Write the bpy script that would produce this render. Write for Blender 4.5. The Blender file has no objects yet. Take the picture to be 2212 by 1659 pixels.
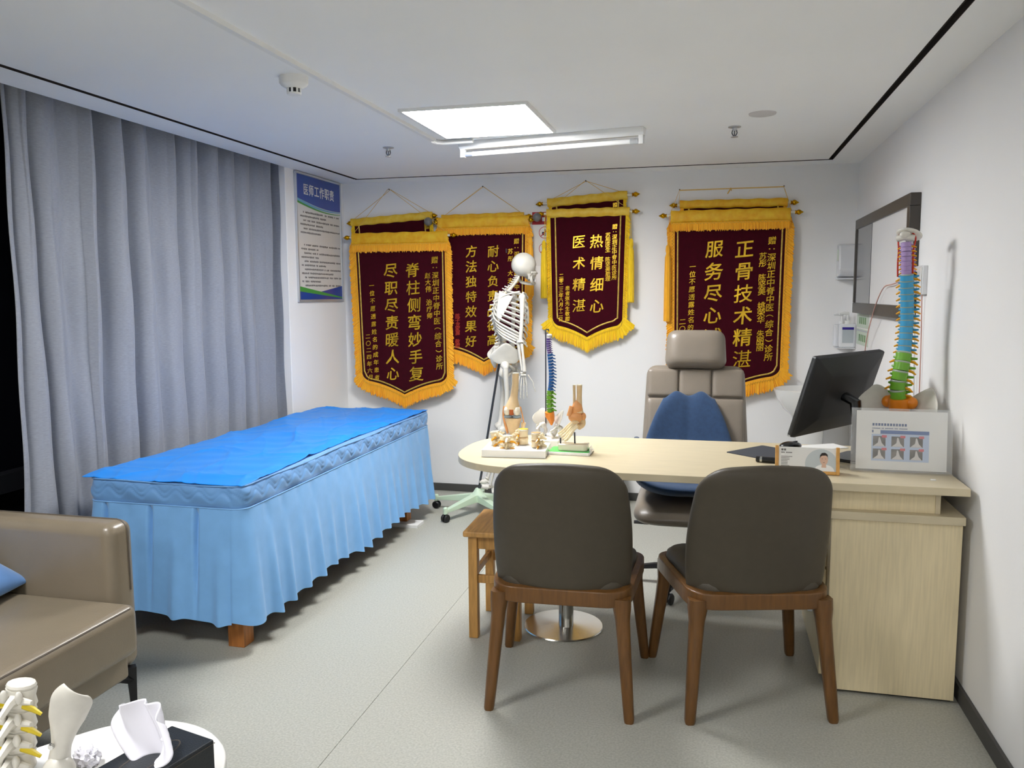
import bpy, bmesh, math, random
from mathutils import Vector, Matrix
random.seed(7)
scene = bpy.context.scene
C = scene.collection
PI = math.pi
# ------------------------------------------------------------------ camera
yaw, pitch, roll, FPX = 0.2416, -0.1090, -0.0055, 1759.6
fw = Vector((-math.sin(yaw) * math.cos(pitch), math.cos(yaw) * math.cos(pitch), math.sin(pitch)))
r0 = Vector((math.cos(yaw), math.sin(yaw), 0)); u0 = r0.cross(fw)
r1 = r0 * math.cos(roll) + u0 * math.sin(roll); u1 = -r0 * math.sin(roll) + u0 * math.cos(roll)
cam_d = bpy.data.cameras.new('camera'); cam = bpy.data.objects.new('camera', cam_d); C.objects.link(cam)
cam.matrix_world = Matrix(((r1.x, u1.x, -fw.x, 0), (r1.y, u1.y, -fw.y, 0), (r1.z, u1.z, -fw.z, 1.4), (0, 0, 0, 1)))
cam_d.sensor_fit = 'HORIZONTAL'; cam_d.sensor_width = 36; cam_d.lens = FPX / 2212 * 36
cam_d.clip_start = 0.02
scene.camera = cam
# ------------------------------------------------------------------ world (night outside) and exposure
w = bpy.data.worlds.new('night'); scene.world = w; w.use_nodes = True
w.node_tree.nodes['Background'].inputs[0].default_value = (0.012, 0.014, 0.022, 1)
w.node_tree.nodes['Background'].inputs[1].default_value = 0.4
vs = scene.view_settings
vs.view_transform = 'Standard'; vs.look = 'None'; vs.exposure = 0.0; vs.gamma = 1.0; vs.use_curve_mapping = False
PANEL_POWER = 54.0        # emission of the lit ceiling panel
PANEL2_POWER = 40.0        # unseen panel above the armchair, and fill panel added behind the camera
# ------------------------------------------------------------------ materials
def lin(h):
    h = h.lstrip('#'); o = []
    for i in (0, 2, 4):
        c = int(h[i:i + 2], 16) / 255
        o.append(c / 12.92 if c <= 0.04045 else ((c + 0.055) / 1.055) ** 2.4)
    return tuple(o) + (1,)
MATS = {}
def mat(name, hexc, rough=0.5, metal=0.0, var=0.0, vscale=8.0, bump=0.0, bscale=60.0, sheen=0.0, coat=0.0,
        emit=0.0, stretch=None, hex2=None, spec=0.5, trans=0.0, ior=1.45, alpha=1.0):
    m = bpy.data.materials.new(name); m.use_nodes = True; MATS[name] = m
    nt = m.node_tree; b = nt.nodes['Principled BSDF']
    b.inputs['Base Color'].default_value = lin(hexc); b.inputs['Roughness'].default_value = rough
    b.inputs['Metallic'].default_value = metal; b.inputs['Specular IOR Level'].default_value = spec
    b.inputs['Sheen Weight'].default_value = sheen; b.inputs['Coat Weight'].default_value = coat
    b.inputs['Coat Roughness'].default_value = 0.15
    b.inputs['Transmission Weight'].default_value = trans; b.inputs['IOR'].default_value = ior
    b.inputs['Alpha'].default_value = alpha
    if emit:
        b.inputs['Emission Color'].default_value = lin(hexc); b.inputs['Emission Strength'].default_value = emit
    if var or bump or hex2:
        tc = nt.nodes.new('ShaderNodeTexCoord'); mp = nt.nodes.new('ShaderNodeMapping')
        nt.links.new(tc.outputs['Object'], mp.inputs['Vector'])
        if stretch: mp.inputs['Scale'].default_value = stretch
        if var or hex2:
            n = nt.nodes.new('ShaderNodeTexNoise'); n.inputs['Scale'].default_value = vscale; n.inputs['Detail'].default_value = 5
            nt.links.new(mp.outputs[0], n.inputs['Vector'])
            rp = nt.nodes.new('ShaderNodeValToRGB'); nt.links.new(n.outputs['Fac'], rp.inputs['Fac'])
            c = lin(hexc)
            if hex2: c1, c2 = lin(hexc), lin(hex2)
            else:
                c1 = tuple(min(1, x * (1 - var)) for x in c[:3]) + (1,); c2 = tuple(min(1, x * (1 + var)) for x in c[:3]) + (1,)
            rp.color_ramp.elements[0].color = c1; rp.color_ramp.elements[1].color = c2
            rp.color_ramp.elements[0].position = 0.32; rp.color_ramp.elements[1].position = 0.68
            nt.links.new(rp.outputs[0], b.inputs['Base Color'])
        if bump:
            n2 = nt.nodes.new('ShaderNodeTexNoise'); n2.inputs['Scale'].default_value = bscale; n2.inputs['Detail'].default_value = 3
            nt.links.new(mp.outputs[0], n2.inputs['Vector'])
            bp = nt.nodes.new('ShaderNodeBump'); bp.inputs['Strength'].default_value = bump; bp.inputs['Distance'].default_value = 0.004
            nt.links.new(n2.outputs['Fac'], bp.inputs['Height']); nt.links.new(bp.outputs[0], b.inputs['Normal'])
    return m
mat('wall', '#f4f3f2', 0.75, var=0.012, vscale=2, bump=0.05, bscale=120)
mat('ceiling', '#f8f8f7', 0.8, var=0.012, vscale=2, bump=0.04, bscale=150)
mat('floor', '#a3a298', 0.42, hex2='#b8b8ae', vscale=140, bump=0.12, bscale=220, spec=0.35)
mat('gap', '#2a2422', 0.8)
mat('basebd', '#4b4a48', 0.6)
mat('curtain', '#8d919b', 0.62, var=0.10, vscale=60, bump=0.25, bscale=110, sheen=0.35, stretch=(1, 1, 6))
mat('winframe', '#1b1c20', 0.4)
mat('nightglass', '#0a0b10', 0.04, spec=0.5)
mat('white', '#eeeeec', 0.45)
mat('whitegloss', '#f2f2f0', 0.15, coat=0.3)
mat('porcelain', '#f1f0ec', 0.1, coat=0.5)
mat('lamp', '#ffffff', 0.4, emit=PANEL_POWER)
mat('lamp2', '#ffffff', 0.4, emit=PANEL2_POWER)
mat('alu', '#c9ccd0', 0.35, metal=0.6)
mat('chrome', '#c8c8c6', 0.16, metal=1.0)
mat('brushed', '#cfcbc2', 0.22, metal=1.0, bump=0.05, bscale=300)
mat('steelrod', '#55575c', 0.3, metal=0.8)
mat('black', '#141416', 0.45)
mat('blackgloss', '#101114', 0.25, coat=0.2)
mat('monitor', '#1a1b1d', 0.55, bump=0.05, bscale=300)
mat('sheet', '#0a84e2', 0.5, var=0.05, vscale=5, sheen=0.1)
mat('quilt', '#6a9bd0', 0.55, var=0.04, vscale=20, sheen=0.2)
mat('skirt', '#76abdf', 0.65, var=0.04, vscale=15, sheen=0.2)
mat('bedwood', '#a86a33', 0.45, var=0.25, vscale=14, stretch=(4, 4, .5))
mat('stoolwood', '#b98a4b', 0.45, var=0.3, vscale=12, stretch=(5, 5, .6))
mat('stooltop', '#bd8f52', 0.4, var=0.25, vscale=10, stretch=(6, .7, 2))
mat('walnut', '#694620', 0.35, var=0.2, vscale=16, stretch=(5, 5, .5), coat=0.12)
mat('chairgrey', '#474034', 0.5, var=0.04, vscale=30, bump=0.12, bscale=350)
mat('leather', '#81776b', 0.33, var=0.04, vscale=12, bump=0.15, bscale=260, coat=0.1)
mat('leatherseam', '#544c43', 0.5)
mat('armleather', '#7b705f', 0.3, var=0.04, vscale=10, bump=0.12, bscale=300, coat=0.15)
mat('navy', '#233e60', 0.85, var=0.12, vscale=60, sheen=0.25, bump=0.3, bscale=300)
mat('bluepillow', '#5a8ccb', 0.8, var=0.05, vscale=20, sheen=0.3)
mat('desk', '#cabd9f', 0.38, var=0.05, vscale=9, stretch=(.8, 10, 4))
mat('deskside', '#e2d2ac', 0.42, var=0.06, vscale=10, stretch=(14, 14, .7))
mat('velvet', '#3c0413', 0.95, var=0.12, vscale=30, sheen=0.12, spec=0.1)
mat('goldfoil', '#dfb32a', 0.32, metal=0.5, var=0.3, vscale=9)
mat('goldtrim', '#cfae50', 0.4, metal=0.4, var=0.2, vscale=60)
mat('gold', '#c9960f', 0.2, metal=0.95)
mat('fringeo', '#ffb020', 0.7, var=0.10, vscale=30, stretch=(6, 1, .7), sheen=0.2)
mat('fringey', '#f6cb10', 0.7, var=0.10, vscale=30, stretch=(6, 1, .7), sheen=0.2)
mat('brocadeo', '#e8a50c', 0.45, hex2='#f2c52e', vscale=25)
mat('brocadey', '#e6b41c', 0.45, hex2='#f0cc4c', vscale=25)
mat('cord', '#e3b85a', 0.7)
mat('rodwhite', '#e9e3d5', 0.4)
mat('redink', '#b5371f', 0.5, metal=0.2)
mat('ball', '#6e6d6a', 0.3)
mat('paper', '#e9e8e4', 0.7)
mat('signred', '#b72c33', 0.6)
mat('inkgrey', '#6f6b69', 0.7)
mat('inkblack', '#2b2a2b', 0.7)
mat('inkblue', '#51658f', 0.7)
mat('boardwhite', '#dedbd6', 0.35, coat=0.2)
mat('boardblue', '#1c4b9e', 0.3, coat=0.3, hex2='#27399a', vscale=2.5)
mat('boardgreen', '#4c9c46', 0.4)
mat('boardcyan', '#6fa8c9', 0.4)
mat('bone', '#d6d2c8', 0.4, var=0.05, vscale=25, coat=0.1)
mat('boneyellow', '#ead9b4', 0.4, var=0.08, vscale=30, coat=0.2)
mat('bonetan', '#d9bd93', 0.42, var=0.08, vscale=30, coat=0.15)
mat('ligament', '#dd9c62', 0.42, var=0.1, vscale=30, coat=0.15)
mat('cartilage', '#e9e2cf', 0.25, coat=0.4)
mat('meniscus', '#9fb2bd', 0.35)
mat('muscle', '#b8612d', 0.4)
mat('nerve', '#eda81c', 0.35, coat=0.2)
mat('nerveyellow', '#d8bf1f', 0.4)
mat('artery', '#c4301f', 0.35)
mat('spviolet', '#a98fc0', 0.4, coat=0.15)
mat('spblue', '#3f9cc9', 0.38, coat=0.15)
mat('spblued', '#1f62ab', 0.38, coat=0.15)
mat('spgreen', '#6aa52a', 0.38, coat=0.15)
mat('sporange', '#dd7f14', 0.38, coat=0.15)
mat('purpled', '#6a4f9e', 0.4)
mat('disc', '#a8b3a4', 0.35)
mat('stand', '#c8dcc2', 0.4)
mat('tray', '#59b85a', 0.35)
mat('plastic', '#e6e7ea', 0.25, coat=0.2)
mat('acrylic', '#f4f7f8', 0.04, alpha=0.10)
mat('namewood', '#cf9a4e', 0.4, var=0.12, vscale=20, stretch=(1, 8, 1))
mat('photogrey', '#c3cacb', 0.5)
mat('skin', '#d9b39b', 0.5)
mat('hair', '#2c2320', 0.6)
mat('xray', '#3a322e', 0.5, hex2='#7d756f', vscale=30)
mat('xraysoft', '#d6d2cf', 0.5)
mat('printblue', '#4e6ca6', 0.6)
mat('printpale', '#b9c9e2', 0.6)
mat('printred', '#d4606a', 0.6)
mat('darkframe', '#4a4540', 0.35, metal=0.3)
mat('darkpanel', '#55575b', 0.12, coat=0.5)
mat('viewer', '#eeeeee', 0.2, coat=0.2)
mat('pad', '#3d4047', 0.7, bump=0.1, bscale=400)
mat('tissueleather', '#1e2328', 0.35, bump=0.2, bscale=300, coat=0.1)
mat('tissue', '#e8e6ee', 0.9)
mat('tabletop', '#e9e7e2', 0.35, coat=0.15)
mat('labelgreen', '#cfdccb', 0.5)
mat('labelviolet', '#30208a', 0.5)
mat('labelgrey', '#b9c0c6', 0.5)
mat('leafgreen', '#6f9a64', 0.6)
mat('cablewhite', '#dcdad6', 0.5)
mat('cablepink', '#c99c90', 0.5)
mat('bin', '#3c3e42', 0.5)
mat('darkmetal', '#26272a', 0.35, metal=0.5)
# ------------------------------------------------------------------ mesh helpers
class MB:
    def __init__(s): s.v = []; s.f = []; s.T = Matrix()
    def add(s, vs, fs):
        o = len(s.v); s.v += [tuple(s.T @ Vector(p)) for p in vs]; s.f += [tuple(i + o for i in f) for f in fs]; return s
    def box(s, lo, hi, M=None):
        (a, b, c), (d, e, f) = lo, hi
        vs = [(a, b, c), (d, b, c), (d, e, c), (a, e, c), (a, b, f), (d, b, f), (d, e, f), (a, e, f)]
        if M is not None: vs = [tuple(M @ Vector(p)) for p in vs]
        return s.add(vs, [(0, 3, 2, 1), (4, 5, 6, 7), (0, 1, 5, 4), (1, 2, 6, 5), (2, 3, 7, 6), (3, 0, 4, 7)])
    def prism(s, poly, a, b, ax='z'):
        n = len(poly)
        def P(p, t): return (p[0], p[1], t) if ax == 'z' else ((p[0], t, p[1]) if ax == 'y' else (t, p[0], p[1]))
        vs = [P(p, a) for p in poly] + [P(p, b) for p in poly]
        fs = [tuple(range(n - 1, -1, -1)), tuple(range(n, 2 * n))] + [(i, (i + 1) % n, (i + 1) % n + n, i + n) for i in range(n)]
        return s.add(vs, fs)
    def tube(s, pts, r, n=8, cap=True, flat=1.0):
        pts = [Vector(p) for p in pts]; m = len(pts)
        rr = [r] * m if isinstance(r, (int, float)) else list(r)
        t0 = (pts[1] - pts[0]).normalized()
        up = Vector((0, 0, 1)) if abs(t0.z) < 0.9 else Vector((1, 0, 0))
        nx = t0.cross(up).normalized(); vs = []; fs = []
        for i, p in enumerate(pts):
            t = (pts[min(i + 1, m - 1)] - pts[max(i - 1, 0)])
            t = t.normalized() if t.length > 1e-9 else t0
            nx = (nx - t * nx.dot(t)); nx = nx.normalized() if nx.length > 1e-6 else t.orthogonal().normalized()
            ny = t.cross(nx)
            for k in range(n):
                a = 2 * PI * k / n; vs.append(tuple(p + nx * math.cos(a) * rr[i] + ny * math.sin(a) * rr[i] * flat))
        for i in range(m - 1):
            for k in range(n): fs.append((i * n + k, i * n + (k + 1) % n, (i + 1) * n + (k + 1) % n, (i + 1) * n + k))
        if cap: fs += [tuple(range(n - 1, -1, -1)), tuple(range((m - 1) * n, m * n))]
        return s.add(vs, fs)
    def lathe(s, prof, n=24, M=None, sx=1, sy=1):
        vs = []; fs = []; m = len(prof)
        for (r, z) in prof:
            for k in range(n):
                a = 2 * PI * k / n; vs.append((r * math.cos(a) * sx, r * math.sin(a) * sy, z))
        for i in range(m - 1):
            for k in range(n): fs.append((i * n + k, i * n + (k + 1) % n, (i + 1) * n + (k + 1) % n, (i + 1) * n + k))
        if prof[0][0] > 1e-5: fs.append(tuple(range(n - 1, -1, -1)))
        if prof[-1][0] > 1e-5: fs.append(tuple(range((m - 1) * n, m * n)))
        if M is not None: vs = [tuple(M @ Vector(p)) for p in vs]
        return s.add(vs, fs)
    def ell(s, c, r, M=None, nu=14, nv=9, fn=None):
        vs = []; fs = []
        for j in range(nv + 1):
            ph = PI * j / nv
            for i in range(nu):
                a = 2 * PI * i / nu
                d = Vector((math.sin(ph) * math.cos(a), math.sin(ph) * math.sin(a), math.cos(ph)))
                k = fn(d) if fn else 1.0
                p = Vector((d.x * r[0] * k, d.y * r[1] * k, d.z * r[2] * k))
                if M is not None: p = M @ p
                vs.append(tuple(p + Vector(c)))
        for j in range(nv):
            for i in range(nu): fs.append((j * nu + i, j * nu + (i + 1) % nu, (j + 1) * nu + (i + 1) % nu, (j + 1) * nu + i))
        return s.add(vs, fs)
    def grid(s, fn, nu, nv, cu=False):
        vs = [tuple(fn(i / nu, j / nv)) for j in range(nv + 1) for i in range(nu + (0 if cu else 1))]
        W = nu if cu else nu + 1
        fs = [(j * W + i, j * W + (i + 1) % W, (j + 1) * W + (i + 1) % W, (j + 1) * W + i) for j in range(nv) for i in range(nu)]
        return s.add(vs, fs)
    def pillow(s, fn, nu=24, nv=16, n=6, t=0.03):
        """closed cushion; fn(u in -1..1, v in 0..1) -> (centre point, normal vector)"""
        vs = []; fs = []; W = nu + 1
        for sd in (1, -1):
            for j in range(nv + 1):
                for i in range(W):
                    u = math.sin((i / nu * 2 - 1) * PI / 2); v = 0.5 + 0.5 * math.sin((j / nv - 0.5) * PI)
                    p, nn = fn(u, v)
                    e = math.sqrt(max(0, 1 - abs(u) ** n)) * math.sqrt(max(0, 1 - abs(2 * v - 1) ** n))
                    tt = t(u, v) if callable(t) else t
                    vs.append(tuple(Vector(p) + Vector(nn) * (sd * e * tt)))
        K = W * (nv + 1)
        for j in range(nv):
            for i in range(nu):
                a = j * W + i; fs.append((a, a + 1, a + W + 1, a + W)); fs.append((K + a, K + a + W, K + a + W + 1, K + a + 1))
        return s.add(vs, fs)
    def build(s, name, m, parent=None, bevel=0, seg=2, smooth=True, solid=0, ang=38, weld=0.00002):
        me = bpy.data.meshes.new(name); me.from_pydata(s.v, [], s.f)
        bm = bmesh.new(); bm.from_mesh(me)
        if weld: bmesh.ops.remove_doubles(bm, verts=bm.verts, dist=weld)
        bmesh.ops.recalc_face_normals(bm, faces=bm.faces); bm.to_mesh(me); bm.free()
        me.materials.append(MATS[m] if isinstance(m, str) else m)
        if smooth:
            me.shade_smooth()
            if not bevel: me.set_sharp_from_angle(angle=math.radians(ang))
        o = bpy.data.objects.new(name, me); C.objects.link(o)
        if parent: o.parent = parent
        if solid:
            md = o.modifiers.new('solid', 'SOLIDIFY'); md.thickness = solid; md.offset = 0
        if bevel:
            md = o.modifiers.new('bevel', 'BEVEL'); md.width = bevel; md.segments = seg; md.limit_method = 'ANGLE'; md.angle_limit = math.radians(35)
            md2 = o.modifiers.new('wn', 'WEIGHTED_NORMAL')
        return o
def bx(name, lo, hi, m, parent=None, bevel=0, seg=2, M=None):
    return MB().box(lo, hi, M).build(name, m, parent, bevel, seg)
def empty(name, loc=(0, 0, 0), rz=0):
    o = bpy.data.objects.new(name, None); C.objects.link(o); o.location = loc; o.rotation_euler = (0, 0, rz); o.empty_display_size = .05
    return o
def tag(o, label, cat, group=None):
    o['label'] = label; o['category'] = cat
    if group: o['group'] = group
    return o
def thing(name, label, cat, loc=(0, 0, 0), rz=0, group=None): return tag(empty(name, loc, rz), label, cat, group)
def struct(o): o['kind'] = 'structure'; return o
def copy_tree(o, parent=None):
    c = o.copy(); C.objects.link(c); c.parent = parent
    for ch in list(o.children): copy_tree(ch, c)
    return c
def spl(pts, n=6):
    P = [Vector(p) for p in pts]; P = [P[0] * 2 - P[1]] + P + [P[-1] * 2 - P[-2]]; out = []
    for i in range(1, len(P) - 2):
        a, b, c, d = P[i - 1:i + 3]
        for k in range(n):
            t = k / n
            out.append(0.5 * ((2 * b) + (c - a) * t + (2 * a - 5 * b + 4 * c - d) * t * t + (3 * b - a - 3 * c + d) * t ** 3))
    out.append(P[-2]); return out
def lerpl(vals, n):
    out = []
    for i in range(len(vals) - 1):
        for k in range(n): out.append(vals[i] + (vals[i + 1] - vals[i]) * k / n)
    return out + [vals[-1]]
def bone(mb, pts, rs, n=8, k=5): mb.tube(spl(pts, k), lerpl(rs, k), n)
def rrect(x0, y0, x1, y1, r, n=6):
    out = []
    for cx, cy, a0 in ((x1 - r, y0 + r, -PI / 2), (x1 - r, y1 - r, 0), (x0 + r, y1 - r, PI / 2), (x0 + r, y0 + r, PI)):
        for k in range(n + 1):
            a = a0 + PI / 2 * k / n; out.append((cx + r * math.cos(a), cy + r * math.sin(a)))
    return out
def rotM(loc, rx=0, ry=0, rz=0): return Matrix.Translation(loc) @ Matrix.Rotation(rz, 4, 'Z') @ Matrix.Rotation(ry, 4, 'Y') @ Matrix.Rotation(rx, 4, 'X')
# ------------------------------------------------------------------ glyphs (built-in font), made while the scene is still small
GL = {}
def glyph(ch, bold=0.012):
    if ch in GL: return GL[ch]
    def mk(off):
        cu = bpy.data.curves.new('glyph', 'FONT'); cu.body = ch; cu.size = 1; cu.extrude = 0.012; cu.resolution_u = 2; cu.offset = off
        o = bpy.data.objects.new('glyph', cu); C.objects.link(o)
        dg = bpy.context.evaluated_depsgraph_get(); dg.update()
        me = bpy.data.meshes.new_from_object(o.evaluated_get(dg))
        vs = [tuple(v.co) for v in me.vertices]; fs = [tuple(p.vertices) for p in me.polygons]
        ar = sum(p.area for p in me.polygons if abs(p.normal.z) > .9); pr = sum(p.area for p in me.polygons if abs(p.normal.z) <= .9)
        bpy.data.objects.remove(o); bpy.data.meshes.remove(me); bpy.data.curves.remove(cu)
        return vs, fs, ar, pr
    vs, fs, ar, pr = mk(0)
    for off in (bold, bold * .6, bold * .3):
        v2, f2, a2, p2 = mk(off)
        grow = ar + 2 * (pr / .024) * off          # area a clean emboldening would give
        if vs and abs(a2 / grow - 1) < .05: vs, fs = v2, f2; break
    if vs:
        x0 = min(v[0] for v in vs); x1 = max(v[0] for v in vs); y0 = min(v[1] for v in vs); y1 = max(v[1] for v in vs)
        if ch in '一：〇（）二三·': ax, ay = (x0 + x1) / 2, (y0 + y1) / 2
        else: ax, ay = (x0 + x1) / 2, (y0 + y1) / 2
        vs = [(v[0] - ax, v[1] - ay, v[2]) for v in vs]
    GL[ch] = (vs, fs); return GL[ch]
COLS = {
 'b1': [('脊柱侧弯妙手复', -2.050, 1.575, -2.033, 0.851, 0.101), ('尽职尽责暖人心', -2.211, 1.572, -2.211, 0.848, 0.097),
        ('赠：深圳正中脊中医（综合）诊所', -1.886, 1.643, -1.863, 0.907, 0.048), ('赵大伟 治疗师', -1.938, 1.536, -1.927, 1.259, 0.042),
        ('一位不愿透露姓名的成年患者', -2.357, 1.471, -2.334, 0.819, 0.037), ('二〇二四年六月', -2.394, 1.111, -2.385, 0.818, 0.037)],
 'b2': [('耐心负责品德高', -1.463, 1.696, -1.473, 1.092, 0.078), ('方法独特效果好', -1.619, 1.698, -1.630, 1.081, 0.079),
        ('赠：深圳正中脊中医诊所', -1.300, 1.761, -1.297, 1.321, 0.037), ('苏彤 大夫', -1.342, 1.693, -1.344, 1.498, 0.037),
        ('陈子龙家属 敬赠', -1.722, 1.256, -1.728, 1.049, 0.034)],
 'b3': [('热情细心', -0.756, 1.749, -0.752, 1.323, 0.088), ('医术精湛', -0.873, 1.748, -0.873, 1.327, 0.084),
        ('赠：深圳正中脊中医诊所', -0.637, 1.841, -0.638, 1.510, 0.033), ('苏彤医生 陈坚美助理', -0.681, 1.787, -0.680, 1.503, 0.033),
        ('患者张先生敬赠', -0.950, 1.443, -0.951, 1.238, 0.031), ('二零二三年八月十二日', -0.992, 1.525, -0.996, 1.235, 0.030)],
 'b4': [('正骨技术精湛', 0.186, 1.680, 0.185, 0.982, 0.114), ('服务尽心诚', 0.001, 1.683, -0.004, 1.122, 0.110),
        ('赠：深圳正中脊中医（综合）诊所', 0.351, 1.731, 0.348, 0.997, 0.050), ('苏彤 陈坚美 姚荣华 朱丽丽', 0.299, 1.634, 0.295, 1.057, 0.047),
        ('一位不愿透露姓名的成年患者', -0.133, 1.575, -0.143, 0.989, 0.039), ('二〇二四年六月', -0.191, 1.220, -0.198, 0.941, 0.040)],
 'b1b': [('赠', -1.955, 1.862, -1.955, 1.86, 0.036)], 'b3b': [('赠', -0.645, 1.972, -0.645, 1.97, 0.030)]}
TITLE = '医师工作职责'
for cols in COLS.values():
    for c in cols:
        for ch in c[0]:
            if ch != ' ': glyph(ch)
for ch in TITLE: glyph(ch)
# ------------------------------------------------------------------ room shell
XL, XR, YB, H = -2.591, 0.855, 5.483, 2.194
GLx, GRx, GBy = -2.397, 0.664, 5.294
YF = -2.6
XW = -2.93
fl = MB(); xf = -1.117
struct(fl.box((XW, YF, -.05), (xf - .0012, YB + .1, 0)).box((xf + .0012, YF, -.05), (XR + .1, YB + .1, 0)).box((xf - .002, YF, -.05), (xf + .002, YB + .1, -.0022)).build('floor', 'floor'))
g = .014
ce = MB()
ce.box((GLx + g, YF, H), (GRx - g, GBy - g, H + .06))
ce.box((XL, YF, H), (GLx - g, YB + .1, H + .06)); ce.box((GRx + g, YF, H), (XR + .1, YB + .1, H + .06)); ce.box((GLx - g, GBy + g, H), (GRx + g, YB + .1, H + .06))
struct(ce.build('ceiling', 'ceiling'))
def channel(name, x0, y0, x1, y1):
    t_ = .0022; m_ = MB(); m_.box((x0, y0, H + .022), (x1, y1, H + .055))
    if x1 - x0 < y1 - y0: m_.box((x0, y0, H - .0004), (x0 + t_, y1, H + .022)).box((x1 - t_, y0, H - .0004), (x1, y1, H + .022))
    else: m_.box((x0, y0, H - .0004), (x1, y0 + t_, H + .022)).box((x0, y1 - t_, H - .0004), (x1, y1, H + .022))
    return struct(m_.build(name, 'gap'))
channel('trim_1', GLx - g, YF, GLx + g, GBy - g)
channel('trim_2', GRx - g, YF, GRx + g, GBy - g)
channel('trim_3', GLx - g, GBy - g, GRx + g, GBy + g)
struct(bx('wall_back', (XL - .2, YB, -.05), (XR + .1, YB + .1, H + .06), 'wall'))
struct(bx('wall_right', (XR, YF, -.05), (XR + .1, YB, H + .06), 'wall'))
struct(bx('wall_left', (XW - .02, 4.668, -.05), (XL, YB, H + .3), 'wall', bevel=.004))
struct(bx('wall_front', (XW, YF - .1, -.05), (XR + .1, YF, H + .3), 'wall'))
struct(bx('ceiling_pocket', (XW - .1, YF, H + .2), (XL, 4.668, H + .26), 'ceiling'))
struct(bx('wall_pocket', (XL, YF, H + .06), (XL + .03, 4.668, H + .26), 'ceiling'))
# night window behind the curtain
wn = struct(empty('window_1', (XW, 0, 0)))
for i, y0 in enumerate((-2.6, -1.2, .25, 1.7, 3.2)):
    y1 = y0 + 1.4
    MB().box((-.03, y0, 0), (0, y0 + .06, H + .2)).build('mullion', 'winframe', wn)
    MB().box((-.02, y0 + .06, .06), (-.012, min(y1 + .05, 4.66), .58)).build('pane', 'nightglass', wn)
    MB().box((-.02, y0 + .06, .66), (-.012, min(y1 + .05, 4.66), H + .2)).build('pane', 'nightglass', wn)
MB().box((-.03, YF, .58), (.05, 4.668, .66)).box((-.03, YF, 0), (.02, 4.668, .06)).build('transom', 'winframe', wn)
bb = struct(bx('baseboard_back', (XL, YB - .012, 0), (XR, YB, .053), 'basebd', bevel=.002))
struct(bx('baseboard_right', (XR - .012, YF, 0), (XR, YB - .012, .06), 'basebd', bevel=.002))
struct(bx('baseboard_left', (XL, 4.668, 0), (XL + .012, YB - .012, .053), 'basebd', bevel=.002))
# ------------------------------------------------------------------ ceiling fittings
def ceiling_light(x0, x1, y0, y1, lampmat, label):
    t = thing('ceiling_light', label, 'ceiling light', ((x0 + x1) / 2, (y0 + y1) / 2, H - .012), group='square ceiling panels')
    a, b = (x1 - x0) / 2, (y1 - y0) / 2; f = .014
    fr = MB(); fr.box((-a, -b, 0), (a, -b + f, .012)).box((-a, b - f, 0), (a, b, .012)).box((-a, -b + f, 0), (-a + f, b - f, .012)).box((a - f, -b + f, 0), (a, b - f, .012))
    fr.build('frame', 'white', t)
    bx('diffuser', (-a + f, -b + f, .002), (a - f, b - f, .010), lampmat, t)
    return t
ceiling_light(-1.33, -.76, 3.375, 4.015, 'lamp', 'lit square white panel light on the ceiling above the room')
ceiling_light(-2.2, -1.63, .75, 1.39, 'lamp2', 'second square panel light on the ceiling above the armchair')
ceiling_light(-.62, -.05, -1.35, -.71, 'lamp2', 'third square panel light added unseen behind the viewer as fill')  # out-of-view panel added to raise the ambient and bounced light
cd = thing('cable_trunking', 'thin white cable trunking running along the ceiling to the panel light', 'trunking', (-1.405, 2, H))
MB().prism([(-.011, -.014), (.011, -.014), (.014, 0), (-.014, 0)], YF - 2, 4.06 - 2, 'y').build('channel', 'white', cd)
MB().tube([(0, 2.04, -.0125), (.005, 2.075, -.0125), (.04, 2.1, -.0125), (.2, 2.09, -.0125)], .011, 8).build('bend', 'white', cd)
# tube batten
tb = thing('fluorescent_batten', 'unlit white fluorescent tube batten beside the ceiling panel', 'tube light', (-.82, 4.12, H - .02), math.atan2(-.15, .97))
MB().prism([(-.035, .02), (-.028, -.006), (-.012, -.018), (.012, -.018), (.028, -.006), (.035, .02)], -.49, .49, 'x').build('housing', 'whitegloss', tb, bevel=.002)
MB().tube([(-.46, 0, -.042), (.46, 0, -.042)], .012, 12).build('tube', 'whitegloss', tb)
for sx in (-1, 1):
    bx('lamp_holder', (sx * .475 - .012, -.016, -.058), (sx * .475 + .012, .016, -.014), 'white', tb, bevel=.003)
    MB().tube([(sx * .46, 0, -.042), (sx * .42, 0, -.042)], .0128, 12).build('tube_cap', 'alu', tb)
sd = thing('smoke_detector', 'round white smoke detector on the ceiling above the bed', 'smoke detector', (-1.505, 2.80, H))
MB().lathe([(.052, 0), (.052, -.022), (.046, -.03), (.034, -.036), (.03, -.04)], 32).build('base', 'white', sd)
MB().lathe([(.022, -.038), (.022, -.056)], 20).build('chamber', 'black', sd)
for k in range(8):
    a = k * PI / 4 + .2; MB().box((.021, -.0035, -.057), (.026, .0035, -.036), Matrix.Rotation(a, 4, 'Z')).build('rib', 'white', sd)
MB().lathe([(.027, -.056), (.024, -.062), (.0, -.063)], 20).build('cap', 'white', sd)
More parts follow.
